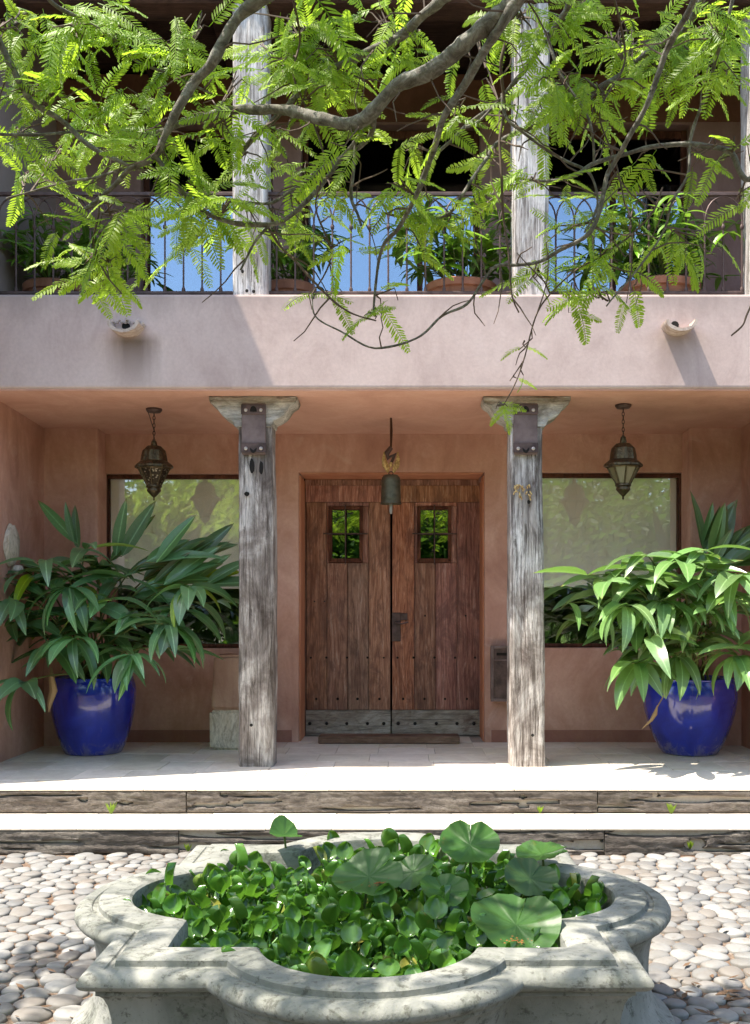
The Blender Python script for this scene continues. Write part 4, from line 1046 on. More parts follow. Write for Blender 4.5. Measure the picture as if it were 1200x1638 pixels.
def potplant(base, lab, clusters, mat, seed, light=None, Ls=(.34, .54)):
    r = random.Random(seed)
    pl = empty('potted_ginger_plant', base, lab, 'plant', 'large leafy plants in the blue pots')
    for (px, py, D, kind, n) in clusters:
        tip = W(px, py, D)
        b = base+Vector((r.uniform(-.14, .14), r.uniform(-.12, .12), 0)); d = tip-b
        c1 = b+Vector((d.x*.2, d.y*.2, d.z*.55+.05)); c2 = b+Vector((d.x*.65, d.y*.65, max(d.z*1.05, d.z+.08)))
        pts = []
        for k in range(9):
            t = k/8; pts.append((1-t)**3*b+3*(1-t)**2*t*c1+3*(1-t)*t*t*c2+t**3*tip)
        MB().tube(pts, [.009-.005*k/8 for k in range(9)], 5).build('stem', M['stem'], pl)
        out = Vector((d.x, d.y, 0)); out = out.normalized() if out.length > .05 else Vector((r.uniform(-1, 1), -1, 0)).normalized()
        for k in range(n):
            a = (k+r.uniform(-.3, .3))/n
            if kind == 'fan':            # drooping fan of fingers towards us
                th = (a-.5)*2.9; dr = Matrix.Rotation(th, 3, 'Z') @ Vector((out.x*.6, out.y*.6-.5, 0)); dr = Vector((dr.x, dr.y, r.uniform(-.3, .35))); p = tip; me = r.choice((LN[2], LN[3], LN[6]))
                L = r.uniform(.34, .46); up = (0, 0, 1)
            elif kind == 'up':
                dr = Vector((out.x*.5+r.uniform(-.35, .35), r.uniform(-.3, .1), r.uniform(.5, 1.2))); p = pts[8-(k % 3)]; me = r.choice((LN[7], LN[0], LN[0])); L = r.uniform(*Ls); up = (0, -1, .35)
            elif kind == 'right':
                dr = Vector((r.uniform(.7, 1), r.uniform(-.3, .2), r.uniform(.05, .9))); p = pts[8-(k % 4)]; me = r.choice((LN[7], LN[0], LN[4])); L = r.uniform(.38, .55); up = (0, -.8, .6)
            else:
                th = 2*pi*a; dr = Vector((cos(th), sin(th)*.8-.15, r.uniform(-.1, .45))); p = pts[8-(k % 5)]; me = r.choice(LN[:7]); L = r.uniform(*Ls); up = (r.uniform(-.3, .3), r.uniform(-.5, 0), 1)
            dr = dr.normalized()+Vector((r.gauss(0, .12), r.gauss(0, .12), r.gauss(0, .12))); up = (up[0]+r.gauss(0, .25), up[1]+r.gauss(0, .2), up[2])
            m4 = frame(p, dr, up, (L, L*r.uniform(.75, 1.2), L))
            inst('leaf', me, pl, m4, (light if light and r.random() < .025 else mat))
    return pl
b1, p1 = big_pot(149.5, 8.32, .672, .45, 1.5-112/F*8.32+.0, 'cobalt blue glazed pot in the shade, at the left of the porch')
b2, p2 = big_pot(1103, 8.30, .745, .44, 1.5-113/F*8.3, 'wider cobalt blue glazed pot catching the light, at the right of the porch')
lc = [(30, 915, 7.95, 'n', 9), (95, 925, 8.0, 'n', 9), (150, 905, 8.2, 'n', 8), (205, 925, 7.9, 'n', 9), (262, 935, 7.9, 'right', 8), (300, 905, 8.1, 'right', 8), (60, 985, 8.0, 'n', 8), (240, 985, 7.8, 'n', 9), (300, 975, 8.0, 'n', 8),
      (150, 975, 8.3, 'n', 9), (120, 870, 8.3, 'up', 3), (195, 890, 8.2, 'up', 4), (18, 905, 8.3, 'n', 6), (118, 1022, 7.65, 'fan', 8), (212, 1048, 7.6, 'fan', 8), (40, 1092, 7.6, 'fan', 7), (200, 1010, 8.1, 'n', 9), (100, 1010, 8.2, 'n', 8), (340, 965, 8.2, 'n', 6), (160, 1040, 8.1, 'n', 8), (235, 1030, 8.2, 'n', 7), (270, 1000, 7.7, 'fan', 8), (300, 940, 7.75, 'fan', 7), (20, 960, 7.7, 'fan', 8), (110, 940, 7.65, 'fan', 8), (180, 960, 7.7, 'n', 9), (330, 935, 8.0, 'right', 6), (60, 900, 7.7, 'n', 8), (140, 880, 7.9, 'n', 7), (5, 1000, 7.9, 'n', 8), (-20, 930, 7.9, 'n', 8), (250, 900, 7.9, 'right', 5), (280, 1040, 7.9, 'n', 6), (70, 1040, 7.8, 'n', 7)]
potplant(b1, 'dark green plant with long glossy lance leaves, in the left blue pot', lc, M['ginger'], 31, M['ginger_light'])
rc_ = [(960, 925, 7.7, 'n', 9), (1010, 905, 7.5, 'n', 9), (1045, 925, 7.35, 'n', 9), (1090, 925, 7.35, 'n', 9), (1130, 925, 7.3, 'n', 9), (1160, 950, 7.35, 'fan', 8), (1060, 965, 7.4, 'fan', 8), (1110, 970, 7.4, 'fan', 8), (1020, 1060, 7.5, 'fan', 7), (1085, 1050, 7.5, 'fan', 7), (1180, 1050, 7.4, 'fan', 8), (950, 950, 8.0, 'n', 8),
       (1140, 900, 8.3, 'up', 7), (1165, 905, 8.2, 'right', 6), (990, 985, 7.8, 'n', 9), (1060, 990, 8.1, 'n', 9), (1130, 1010, 8.1, 'n', 9), (1175, 980, 8.1, 'n', 8), (1000, 1050, 8.1, 'n', 6), (935, 960, 7.7, 'n', 5), (975, 930, 7.3, 'n', 7), (1030, 890, 7.3, 'n', 9), (1080, 900, 7.2, 'n', 8), (1130, 880, 7.25, 'n', 9), (1180, 920, 7.25, 'fan', 8), (1200, 960, 7.3, 'n', 8), (940, 920, 7.5, 'n', 8), (1000, 970, 7.3, 'fan', 8), (1140, 985, 7.25, 'n', 7), (1195, 1040, 7.3, 'n', 8), (1040, 1020, 7.3, 'n', 7), (1110, 1030, 8.0, 'n', 8), (905, 965, 7.8, 'n', 6), (915, 940, 7.9, 'n', 8), (900, 990, 8.0, 'n', 6), (960, 1010, 7.9, 'n', 7), (1200, 870, 8.2, 'right', 5), (1125, 880, 8.45, 'up', 5), (1050, 940, 7.9, 'n', 9), (1110, 945, 7.9, 'n', 9)]
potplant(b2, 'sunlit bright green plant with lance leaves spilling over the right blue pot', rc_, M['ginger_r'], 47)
# dry leaf hanging over each pot
q = MB().tube([W(1075, 1080, 8.0), W(1066, 1105, 7.9), W(1052, 1130, 7.85)], .005, 5); q.tube([W(1052, 1128, 7.85), W(1048, 1142, 7.84), W(1042, 1152, 7.84), W(1027, 1166, 7.83)], [.004, .017, .012, .002], 6)
tag(q.build('dry_leaf', M['dry'], org=W(1075, 1080, 8.0)), 'dry tan leaf hanging down over the front of the right blue pot', 'dry leaf')
q = MB().tube([W(82, 1068, 8.0), W(83, 1085, 7.9), W(86, 1105, 7.88), W(80, 1125, 7.88), W(78, 1140, 7.9)], [.006, .022, .03, .02, .003], 6)
tag(q.build('dry_leaf', M['dry'], org=W(82, 1068, 8)), 'curled dry leaf hanging at the left edge of the left blue pot', 'dry leaf')

# ------------------------------------------------------------------ balcony pots and shrubs
ob = [lance(1, .26, d, .3, 50+k, 6) for k, d in enumerate((.3, .8, 1.2))]
for me in ob: me.materials.append(M['balc'])
def bpot(px, D, wdt, lab, plab, spread, n, seed, lfr=(.15, .26), topy=320, mat=None):
    x = X(px, D); z0 = 3.62; zt2 = 1.5+(VY-459)/F*D; h = zt2-z0; Rr = wdt/2
    p = empty('terracotta_pot', (x, D, z0), lab, 'pot', 'terracotta pots on the balcony')
    MB().lathe([(.001, 0.003), (Rr*.62, .003), (Rr*.8, h*.4), (Rr*.92, h*.82), (Rr*1.0, h*.84), (Rr*1.02, h*.97), (Rr*.97, h), (Rr*.86, h*.98), (Rr*.84, h*.8), (.001, h*.82)], (x, D, z0), 28).build('clay_body', M['clay'], p)
    r = random.Random(seed); b = Vector((x, D, z0+h*.85)); pl = empty('balcony_shrub', b, plab, 'shrub', 'bushy plants in pots on the balcony')
    zmax = 1.5+(VY-topy)/F*D
    for k in range(n):
        th = r.uniform(0, 2*pi); u = r.uniform(.15, 1)**.6; e = Vector((x+cos(th)*spread*u, D+sin(th)*spread*.85*u, b.z+.06+(zmax-b.z)*r.uniform(.25, 1)*(1-.45*u*u)))
        m_ = (b+e)/2+Vector((0, 0, .06)); MB().tube([b+Vector((r.uniform(-.05, .05), 0, 0)), m_, e], [.006, .005, .003], 4).build('stem', M['stem'], pl)
        for j in range(7):
            a = 2*pi*j/7+r.uniform(-.3, .3); q_ = e if j < 5 else m_
            dr = Vector((cos(a), sin(a), r.uniform(-.2, .7))); L = r.uniform(*lfr)
            inst('leaf', r.choice(ob), pl, frame(q_, dr, (r.uniform(-.3, .3), -.4, 1), L), mat)
bpot(90, 8.2, .50, 'terracotta pot at the far left of the balcony', 'dark fern-like shrub behind the left end of the railing', .48, 34, 1, topy=335)
bpot(175, 8.45, .36, 'small terracotta pot second from the left on the balcony', 'dark low shrub against the left balcony door', .36, 22, 2, topy=370)
bpot(462, 8.3, .44, 'terracotta pot just right of the left balcony post', 'dark shrub half hidden behind the left balcony post', .38, 24, 3, topy=345)
bpot(737, 8.03, .56, 'broad terracotta pot left of the right balcony post', 'bushy green shrub left of the right balcony post', .52, 50, 4, topy=318)
bpot(1055, 8.03, .62, 'broadest terracotta pot at the right of the balcony', 'bushiest bright green shrub at the right of the balcony', .62, 60, 5, topy=308)

# ------------------------------------------------------------------ weeds on the steps
def weed(px, py, D, n, hgt, lab, seed):
    r = random.Random(seed); c = W(px, py, D); q = MB()
    for k in range(n):
        a = r.uniform(0, 6.28); h = hgt*r.uniform(.5, 1); o = Vector((cos(a)*h*.5, -abs(sin(a))*h*.3-.005, h)); s_ = Vector((.005, 0, 0))
        q.add([c-s_, c+s_, c+o*.55+s_*1.2, c+o*.55-s_*1.2], [(0, 1, 2, 3)]); q.add([c+o*.55-s_*1.2, c+o*.55+s_*1.2, c+o], [(0, 1, 2)])
    tag(q.build('weed', M['frond'], org=c, smooth=False), lab, 'weed', 'weeds in the steps')
weed(178, 1302, 6.66, 22, .09, 'thin yellow-green weed at the foot of the upper riser, far left', 1)
weed(864, 1300, 6.66, 14, .05, 'small bright weed at the middle of the upper riser, below the right post', 2)
weed(1074, 1302, 6.66, 26, .08, 'tuft of yellowish weed by the upper riser at the right', 3)
weed(1128, 1323, 6.5, 16, .05, 'pale weed on the lower tread at the right', 4)
weed(1104, 1358, 6.22, 12, .06, 'pale weed growing from the lower riser at the right', 5)
weed(301, 1362, 6.21, 10, .06, 'small weed by the lower riser joint behind the basin at left', 6)

# ------------------------------------------------------------------ the tree
tree = empty('overhanging_tree', (1.7, -1.3, 0), 'feathery-leaved tree with grey crooked branches hanging over the courtyard', 'tree')
bpaths = []
TW = []
def branch(pts, r0, r1, name='branch', mat='bark', sub=6, n=9):
    if name == 'branch': r0, r1 = r0*.78, r1*.85
    pts = [Vector(p) for p in pts]
    out = []
    for i in range(len(pts)-1):
        p0 = pts[max(i-1, 0)]; p1 = pts[i]; p2 = pts[i+1]; p3 = pts[min(i+2, len(pts)-1)]
        for k in range(sub):
            t = k/sub; q = .5*((2*p1)+(-p0+p2)*t+(2*p0-5*p1+4*p2-p3)*t*t+(-p0+3*p1-3*p2+p3)*t**3)
            out.append(q)
    out.append(pts[-1]); m_ = len(out)
    rr = []
    for i in range(m_):
        t = i/(m_-1); rad = r0+(r1-r0)*t; kn = 1+.45*max(0, noise.noise(out[i]*13)-.1)+.22*noise.noise(out[i]*38)
        rr.append(rad*kn)
        if 0 < i < m_-1: out[i] = out[i]+noise.noise_vector(out[i]*9)*min(rad*1.1, .012)
    MB().tube(out, rr, n).build(name, M[mat], tree, ang=80)
    bpaths.append(out); return out
T0 = Vector((1.7, -1.3, 0))
J0 = W(842, -22, 2.9)
branch([T0+Vector((0, 0, -.05)), (1.68, -1.2, .9), (1.6, -.95, 1.9), (1.35, -.3, 3.0), (1.0, .7, 3.55), (.62, 1.9, 3.45), J0], .15, .048, 'trunk', n=14, sub=6)
def BP(lst): return [W(*p) for p in lst]
branch([J0]+BP([(800, 28, 2.95), (740, 72, 3.0), (690, 112, 3.05), (640, 138, 3.1), (600, 178, 3.15), (560, 196, 3.2), (520, 190, 3.25), (470, 180, 3.3), (425, 171, 3.32), (392, 172, 3.35), (340, 186, 3.4), (300, 200, 3.4), (265, 211, 3.42), (230, 215, 3.45), (178, 212, 3.5)]), .036, .008)
branch([J0, W(800, 40, 2.93), W(772, 90, 3.0), W(745, 135, 3.05), W(715, 182, 3.1), W(690, 258, 3.2), W(668, 305, 3.25), W(640, 360, 3.3), W(615, 390, 3.35), W(602, 440, 3.4), W(598, 500, 3.4)], .019, .004)
branch([J0, W(700, -70, 3.0), W(560, -60, 3.05), W(430, -8, 3.1), W(380, 30, 3.15), W(345, 90, 3.15), W(310, 130, 3.2), W(285, 175, 3.2), W(262, 215, 3.22), W(245, 248, 3.25), W(210, 268, 3.3), W(172, 308, 3.35), W(134, 336, 3.4)], .028, .007)
branch([J0, W(760, -30, 3.0), W(700, 8, 3.2), W(640, 55, 3.3), W(600, 78, 3.3), W(530, 105, 3.35), W(490, 140, 3.4), W(460, 170, 3.4), W(420, 208, 3.45), W(384, 246, 3.5)], .022, .008)
branch(BP([(245, 248, 3.25), (275, 290, 3.28), (310, 325, 3.3), (352, 350, 3.32), (400, 360, 3.35), (445, 355, 3.35), (492, 318, 3.36), (540, 262, 3.35), (570, 225, 3.3), (602, 175, 3.15)]), .010, .009)
branch(BP([(600, 178, 3.15), (590, 222, 3.25), (540, 258, 3.4), (500, 280, 3.45), (465, 305, 3.5), (430, 326, 3.5), (360, 318, 3.5)]), .011, .005)
branch([J0, W(620, -160, 2.9), W(330, -150, 2.9), W(80, -110, 3.0), W(-40, -20, 3.1), W(0, 65, 3.2), W(20, 110, 3.22), W(45, 155, 3.25), W(100, 195, 3.3), W(150, 235, 3.3), W(200, 262, 3.3), W(235, 272, 3.3)], .020, .006)
branch(BP([(-60, 190, 3.1), (0, 214, 3.2), (90, 214, 3.3), (140, 212, 3.4), (200, 230, 3.45)]), .007, .004)
branch(BP([(210, 268, 3.3), (150, 284, 3.4), (110, 290, 3.45), (50, 306, 3.5), (10, 318, 3.5)]), .006, .003)
branch(BP([(50, -60, 3.0), (80, 0, 3.1), (130, 30, 3.2), (190, 70, 3.3), (222, 100, 3.3), (282, 122, 3.3), (340, 150, 3.35)]), .008, .004)
branch(BP([(435, 357, 3.35), (415, 378, 3.36), (400, 402, 3.4), (385, 432, 3.4)]), .006, .004)
branch(BP([(425, 358, 3.35), (450, 395, 3.4), (480, 425, 3.4), (520, 470, 3.4), (560, 500, 3.4), (602, 513, 3.4)]), .006, .003, mat='twig')
branch(BP([(500, 470, 3.4), (505, 505, 3.4), (545, 530, 3.4), (600, 557, 3.4), (665, 542, 3.4), (708, 505, 3.4), (745, 488, 3.4), (770, 455, 3.4), (795, 427, 3.4), (826, 425, 3.4), (865, 420, 3.4), (900, 400, 3.35), (940, 375, 3.3), (960, 335, 3.3), (970, 285, 3.3), (982, 265, 3.3), (1005, 225, 3.25), (1035, 168, 3.2), (1060, 95, 3.15), (1082, 55, 3.1), (1115, -10, 3.0)]), .003, .011)
branch([J0, W(900, -60, 3.0), W(912, 0, 3.2), W(886, 45, 3.3), W(856, 90, 3.35), W(820, 135, 3.4), W(790, 170, 3.45), W(745, 203, 3.5), W(722, 226, 3.5), W(700, 245, 3.5)], .014, .006)
branch([J0, W(960, -120, 3.0), W(1130, -60, 3.1), W(1100, 45, 3.4), W(1035, 85, 3.45), W(1000, 115, 3.5), W(965, 135, 3.5), W(920, 170, 3.5), W(860, 200, 3.5), W(800, 225, 3.5), W(775, 260, 3.45), W(740, 310, 3.4), W(715, 345, 3.4), W(660, 350, 3.4), W(612, 340, 3.4)], .016, .004)
branch(BP([(842, -20, 2.9), (818, 30, 3.2), (802, 100, 3.25), (806, 165, 3.3), (800, 225, 3.3), (802, 290, 3.3), (806, 350, 3.35), (814, 400, 3.35), (818, 470, 3.35), (830, 500, 3.35)]), .008, .003, mat='twig')
branch(BP([(803, 150, 3.3), (806, 182, 3.3), (835, 212, 3.3), (880, 242, 3.35), (910, 260, 3.35), (945, 280, 3.35), (955, 330, 3.35), (935, 372, 3.35)]), .007, .004)
branch([J0, W(1080, -160, 3.0), W(1290, -40, 3.1), W(1260, 200, 3.2), W(1200, 288, 3.3), W(1168, 246, 3.3), W(1115, 230, 3.35), W(1060, 232, 3.35), W(1010, 241, 3.35), W(952, 260, 3.35), W(920, 280, 3.35), W(870, 290, 3.4), W(820, 285, 3.4), W(780, 300, 3.4)], .016, .004)
branch(BP([(872, 50, 3.3), (895, 115, 3.3), (925, 160, 3.3), (945, 200, 3.3), (950, 260, 3.35)]), .007, .005)
branch(BP([(1180, -30, 3.1), (1150, 80, 3.2), (1130, 150, 3.3), (1105, 222, 3.35), (1100, 280, 3.35), (1075, 322, 3.35), (1060, 372, 3.4), (1020, 430, 3.4), (970, 490, 3.4)]), .008, .003)
branch(BP([(1060, 300, 3.35), (1040, 345, 3.35), (980, 400, 3.4), (925, 430, 3.4), (880, 470, 3.4), (856, 508, 3.4), (840, 570, 3.4), (825, 612, 3.4), (806, 648, 3.4)]), .004, .0022, mat='twig')
branch(BP([(1290, 420, 3.3), (1225, 455, 3.3), (1197, 500, 3.3), (1188, 520, 3.3), (1170, 537, 3.3)]), .005, .003, mat='twig')
branch(BP([(570, 232, 3.3), (566, 275, 3.3), (562, 318, 3.3), (572, 345, 3.3), (578, 362, 3.3)]), .007, .005)
branch(BP([(790, 170, 3.4), (770, 190, 3.4), (745, 203, 3.4)]), .006, .005)
branch(BP([(160, 310, 3.35), (158, 340, 3.35), (150, 390, 3.4), (170, 440, 3.4), (195, 470, 3.4)]), .005, .003, mat='twig')
branch(BP([(465, -20, 3.1), (480, 60, 3.3), (470, 120, 3.3), (500, 190, 3.35)]), .005, .003, mat='twig')
branch(BP([(975, -40, 3.1), (990, 30, 3.3), (1000, 100, 3.4), (960, 180, 3.4), (985, 260, 3.4), (1000, 330, 3.4)]), .005, .003, mat='twig')
branch(BP([(500, 190, 3.3), (520, 260, 3.3), (505, 330, 3.35), (530, 410, 3.4), (500, 470, 3.4)]), .004, .003, mat='twig')

def frond(seed, L=1.0):
    """one pinnate leaf: a midrib with paired narrow leaflets, along +X"""
    r = random.Random(seed); n = r.choice((17, 19, 21)); droop = r.uniform(.25, .9); mb = MB(); mat_pts = []
    x = z = 0.0; side = r.uniform(-.3, .3); y = 0
    for i in range(n+1):
        t = i/n; a = droop*t
        if i: x += cos(a)/n; z -= sin(a)/n; y += side*t/n
        mat_pts.append((Vector((x, y, z)), a))
    rib = [p for p, a in mat_pts[::3]]+[mat_pts[-1][0]]
    mb.tube(rib, [.007]*(len(rib)-1)+[.003], 3, False)
    for i in range(2, n+1):
        p, a = mat_pts[i]; t = i/n; ll = .20*(sin(pi*(.16+.80*t))**.55)*r.uniform(.88, 1.08); fw = Vector((cos(a), side*t, -sin(a)))
        for sgn in (-1, 1):
            sw = R(62+r.uniform(-7, 7)); d = (fw*cos(sw)+Vector((0, sgn, 0))*sin(sw)+Vector((0, 0, r.uniform(-.28, .02)))).normalized()
            u = d.cross(Vector((0, 0, 1))).normalized(); hw = .019*r.uniform(.9, 1.1)
            v0 = p; v1 = p+d*ll*.32+u*hw; v2 = p+d*ll*.32-u*hw; v3 = p+d*ll*.78+u*hw*.85; v4 = p+d*ll*.78-u*hw*.85; v5 = p+d*ll+Vector((0, 0, -.01))
            mb.add([v0, v1, v3, v5, v4, v2], [(0, 1, 2, 3, 4, 5)])
    return mb
# bare twigs forking off the limbs
rt = random.Random(15)
for path in list(bpaths[1:]):
    for k in range(4, len(path)-2, 5):
        if rt.random() < .35: continue
        p = path[k]; q_ = proj(p.x, p.y, p.z)
        if p.y < 2.7: continue
        a = rt.uniform(0, 2*pi); L = rt.uniform(.08, .24); d = Vector((cos(a), rt.uniform(-.4, .4), sin(a)-.25)).normalized(); pts = [p]
        for j in range(4): d = (d+Vector((rt.gauss(0, .3), rt.gauss(0, .2), rt.gauss(0, .3)))).normalized(); pts.append(pts[-1]+d*L/4)
        TW.append(pts)
FM = []
for k in range(8):
    me = frond(k).mesh('frond', False); me.materials.append(M['frond']); FM.append(me)
# clusters of fronds: (px, py, radius in px, number, depth)
CL = [(40, 40, 60, 13, 3.1), (120, 60, 70, 15, 3.2), (200, 40, 60, 12, 3.2), (60, 140, 70, 13, 3.3), (150, 150, 70, 15, 3.3), (240, 150, 60, 12, 3.3), (290, 60, 55, 10, 3.2), (330, 30, 50, 8, 3.2), (20, 220, 50, 8, 3.3), (100, 240, 60, 9, 3.4), (180, 240, 60, 10, 3.4), (255, 235, 45, 7, 3.3),
      (40, 270, 30, 3, 3.4), (200, 350, 50, 9, 3.3), (290, 350, 50, 6, 3.4), (330, 290, 50, 8, 3.3), (310, 400, 60, 10, 3.4), (150, 430, 55, 8, 3.3), (200, 440, 45, 8, 3.4), (255, 390, 40, 5, 3.4), (345, 215, 45, 8, 3.3), (360, 330, 40, 5, 3.35), (395, 395, 50, 8, 3.4), (430, 260, 40, 6, 3.4),
      (460, 40, 60, 12, 3.3), (520, 60, 60, 13, 3.3), (560, 130, 55, 9, 3.3), (500, 150, 50, 8, 3.4), (430, 100, 45, 8, 3.3), (600, 40, 50, 9, 3.3), (470, 230, 50, 8, 3.4), (520, 290, 50, 8, 3.4), (490, 350, 55, 9, 3.4), (550, 380, 50, 7, 3.4), (460, 400, 45, 7, 3.4), (610, 290, 45, 6, 3.3), (650, 240, 45, 7, 3.3), (560, 230, 45, 6, 3.3), (640, 320, 40, 5, 3.3),
      (680, 60, 45, 6, 3.3), (740, 170, 45, 4, 3.3), (690, 210, 40, 4, 3.4), (715, 350, 50, 6, 3.4), (770, 330, 45, 6, 3.35), (500, 500, 30, 3, 3.4), (600, 505, 40, 4, 3.4), (640, 480, 30, 2, 3.4),
      (850, 30, 55, 12, 3.3), (910, 40, 60, 14, 3.3), (970, 40, 55, 11, 3.3), (880, 120, 50, 10, 3.3), (940, 120, 60, 13, 3.35), (1010, 60, 50, 9, 3.4), (860, 180, 35, 5, 3.4), (960, 190, 50, 6, 3.4), (1060, 60, 50, 9, 3.3), (1120, 50, 60, 12, 3.2), (1180, 60, 50, 9, 3.2), (1120, 130, 50, 7, 3.3), (1180, 130, 40, 5, 3.3), (1085, 150, 50, 8, 3.3), (1130, 230, 40, 3, 3.3), (1175, 230, 40, 5, 3.3),
      (850, 290, 45, 6, 3.4), (905, 300, 40, 4, 3.4), (960, 330, 55, 7, 3.4), (1010, 340, 60, 7, 3.4), (900, 370, 50, 7, 3.4), (960, 400, 50, 6, 3.4), (1110, 360, 55, 5, 3.4), (1160, 400, 45, 5, 3.4), (1180, 320, 40, 4, 3.4), (870, 450, 50, 9, 3.4), (900, 470, 50, 8, 3.4), (940, 470, 40, 5, 3.4), (1010, 490, 35, 3, 3.45), (760, 60, 40, 4, 3.4), (820, 260, 35, 4, 3.4),
      (828, 560, 20, 2, 3.4), (820, 605, 20, 2, 3.4), (800, 650, 22, 4, 3.4), (1030, 240, 45, 5, 3.4), (700, 380, 50, 4, 3.4), (380, 120, 40, 6, 3.4), (400, 60, 35, 5, 3.4)]
r = random.Random(77); allp = [(p, W) for path in bpaths for p in path]
pp_ = [p for path in bpaths[1:] for p in path]
FR = []
def cluster(c, rad, n, L=(.095, .20), twig=True, face=.55, rr=r, tgt=None):
    L = L if c.z > 2.45 else (.055, .105)
    near_ = min(pp_, key=lambda p: (p-c).length)
    e = c; m_ = (near_+c)/2+Vector((rr.uniform(-.03, .03), rr.uniform(-.03, .03), rr.uniform(-.01, .04)))
    if twig: TW.append([near_, m_, e])
    for k in range(n):
        # side twigs carry the fronds
        t = rr.uniform(.2, 1); base = near_.lerp(c, t)+Vector((rr.gauss(0, 1), rr.gauss(0, .9), rr.gauss(0, .7)))*rad*.42
        if twig and rr.random() < .55: TW.append([near_.lerp(c, max(.1, t-.3)), (near_.lerp(c, t)+base)/2+Vector((0, 0, .01)), base])
        a = rr.uniform(0, 2*pi); out = Vector((cos(a), rr.uniform(-.7, .5), sin(a)*.55-.28))
        up = Vector((rr.uniform(-.5, .5), -rr.uniform(.1, 1.5), rr.uniform(.3, 1)))
        FR.append((base, out, up, rr.uniform(*L)))
for (px, py, rad, n, D) in CL:
    D2 = D+r.uniform(-.15, .35)
    cluster(W(px+r.uniform(-8, 8), py+r.uniform(-8, 8), D2), rad/F*D2, int(n*(1.65 if px < 380 or py < 200 else .92)+.5))
vis_n = 0
cand = []
for f_ in FR:
    p = f_[0]; q = proj(p.x, p.y, p.z); inside = -40 < q[0] < 1240 and -60 < q[1] < 700
    cand.append((0 if inside else 1, -f_[3]/p.y, f_))
cand.sort(key=lambda t: (t[0], t[1]))
stuff_list = [c[2] for c in cand[300:]]
for c in cand[:300]:
    base, out, up, L = c[2]; inst('frond', r.choice(FM), tree, frame(base, out, up, L))
# the rest of the crown: unseen clusters outside the view, added for shade, and the remaining visible fronds
r2 = random.Random(5); extra = []
for k in range(215):                      # unseen canopy, placed to dapple basin and cobbles with shade
    x, y = r2.uniform(-3.6, 1.6), r2.uniform(-.6, 3.7)
    near_side = k >= 190  # unseen left-hand clusters, put in to shade the near cobbles
    if near_side: x, y = r2.uniform(-4.2, -3.1), r2.uniform(2.2, 3.7)
    zmin = 1.5+.62*max(y, .2)+.3; z_ = max(zmin, 3.2)+r2.uniform(0, .6)
    if not near_side and noise.noise(Vector((x*1.1, y*1.1, 4)))+.02+.42*(2.6-y)/3 < r2.uniform(-.22, .25): continue
    c = Vector((x, y, z_)); nr_ = min([p for path in bpaths for p in path], key=lambda p: (p-c).length); TW.append([nr_, (nr_+c)/2+Vector((0, 0, .1)), c])
    for j in range(11):
        base = c+Vector((r2.gauss(0, .16), r2.gauss(0, .16), r2.gauss(0, .1))); a = r2.uniform(0, 6.28)
        extra.append((base, Vector((cos(a), sin(a), r2.uniform(-.5, .1))), Vector((r2.uniform(-.3, .3), r2.uniform(-.3, .3), 1)), r2.uniform(.2, .3)))
FB = [(lambda m_: (m_.v, m_.f))(frond(100+k)) for k in range(6)]
vv, ff, tone = [], [], []
for (base, out, up, L) in stuff_list+extra:
    m4 = frame(base, out, up, L); v, f = r2.choice(FB); n0 = len(vv); t = r2.random()
    vv += [m4 @ a for a in v]; ff += [tuple(i+n0 for i in q) for q in f]; tone += [t]*len(v)
mb = MB(); mb.v = vv; mb.f = ff; fo = mb.build('foliage', M['fronds'], tree, smooth=False, kind='stuff')
at = fo.data.attributes.new('leaf_tone', 'FLOAT', 'POINT'); at.data.foreach_set('value', tone)
q = MB()
for t in TW: q.tube(t, [.0034-.0018*i/(len(t)-1) for i in range(len(t))], 4, False)
q.build('twigs', M['twig'], tree, kind='stuff')

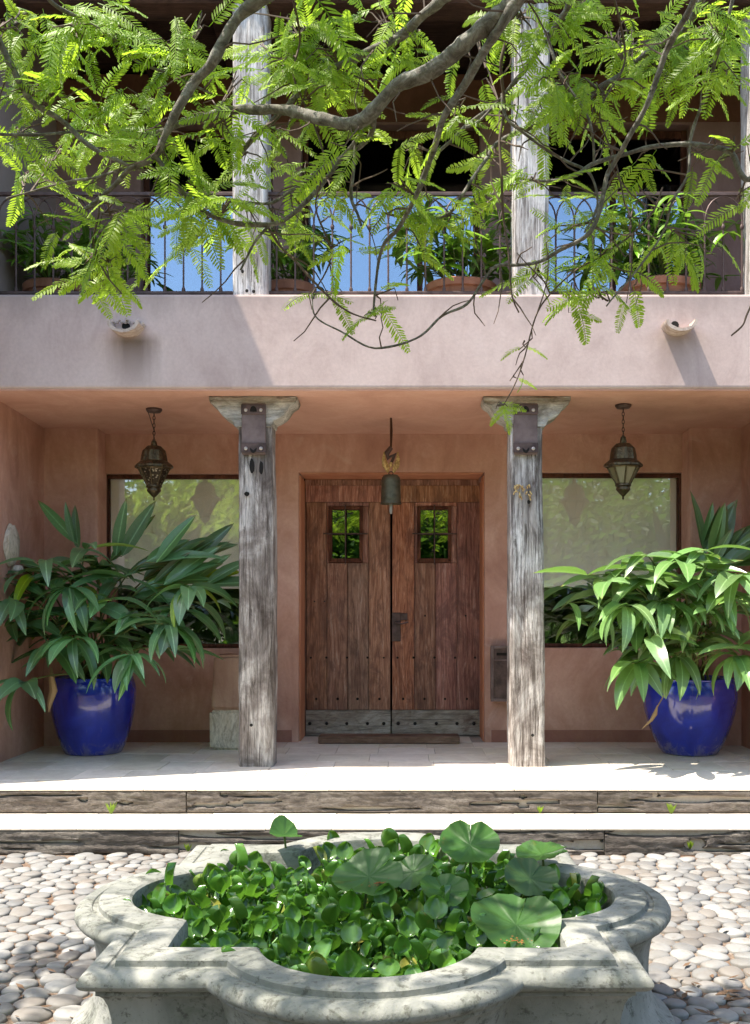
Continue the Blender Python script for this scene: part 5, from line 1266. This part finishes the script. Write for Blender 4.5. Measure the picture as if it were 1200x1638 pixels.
# ------------------------------------------------------------------ garden behind the camera (seen in the panes)
def garden_tree(x, y, h, rad, seed, lab):
    r = random.Random(seed); t = empty('garden_tree', (x, y, 0), lab, 'tree', 'trees across the courtyard, behind the viewer')
    MB().tube([(x, y, -.05), (x+.1, y, h*.3), (x-.05, y+.1, h*.7)], [.16, .12, .05], 8).build('trunk', M['bark'], t)
    v, f, tn = [], [], []
    for k in range(210):
        u = Vector((r.gauss(0, 1), r.gauss(0, 1), r.gauss(0, 1))).normalized()*(r.random()**.4); c = Vector((x+u.x*rad, y+u.y*rad, h*.52+u.z*h*.47)); t_ = r.random()
        for j in range(42):
            p = c+Vector((r.gauss(0, 1), r.gauss(0, 1), r.gauss(0, 1)))*rad*.16; a = Vector((r.gauss(0, 1), r.gauss(0, 1), r.gauss(0, .6))).normalized(); b = a.orthogonal().normalized(); s_ = r.uniform(.08, .17); n0 = len(v)
            v += [p-a*s_, p+b*s_*.4, p+a*s_, p-b*s_*.4]; f.append((n0, n0+1, n0+2, n0+3)); tn += [t_]*4
    m_ = MB(); m_.v = v; m_.f = f; o = m_.build('crown', M['bgleaf'], t, smooth=False)
    at = o.data.attributes.new('leaf_tone', 'FLOAT', 'POINT'); at.data.foreach_set('value', tn)
gt = [(-7.5, -8, 6.5, 2.6), (-4.2, -10, 6.0, 2.5), (-1.2, -9, 5.6, 2.3), (1.8, -10.5, 6.2, 2.6), (4.8, -9, 5.8, 2.5), (8, -8, 6.6, 2.7), (-9.5, -2, 6, 2.4), (9.5, -1, 6, 2.5), (-2.6, -6.5, 2.6, 1.4), (2.4, -6.8, 2.8, 1.5), (.1, -6.2, 2.2, 1.2), (-6, -13, 8, 3.2), (-2.6, -13.5, 8.2, 3.2), (.6, -13, 7.6, 3.0), (3.6, -13.6, 8, 3.2), (6.8, -13, 8, 3.2)]
kinds = ('tall leafy garden tree beyond the courtyard, behind the viewer',)
for i, (x, y, h, rad) in enumerate(gt): garden_tree(x, y, h, rad, i, 'low bushy shrub across the courtyard, reflected in the windows' if h < 3 else 'tall back-row garden tree across the courtyard' if y < -12 else 'leafy front-row garden tree across the courtyard, reflected in the windows')

# fallen leaves caught between the cobbles in the near corners
r9 = random.Random(12); q = MB()
for k in range(420):
    side = r9.choice((-1, 1)); x = FX+side*abs(r9.gauss(1.55, .35)); y = r9.gauss(3.6, .45)
    if f_extent((x, y), .82, .56): continue
    a = r9.uniform(0, 6.28); L = r9.uniform(.012, .04); d = Vector((cos(a), sin(a), r9.uniform(-.2, .2)))*L; n_ = Vector((-sin(a), cos(a), .2))*L*.3; p = Vector((x, y, r9.uniform(.004, .03)))
    q.add([p-d, p+n_, p+d, p-n_], [(0, 1, 2, 3)])
tag(q.build('leaf_litter', N('brown_litter').done((.13, .075, .04), .9), smooth=False), 'brown fallen leaves scattered between the cobbles beside the basin', 'fallen leaves', kind='stuff')
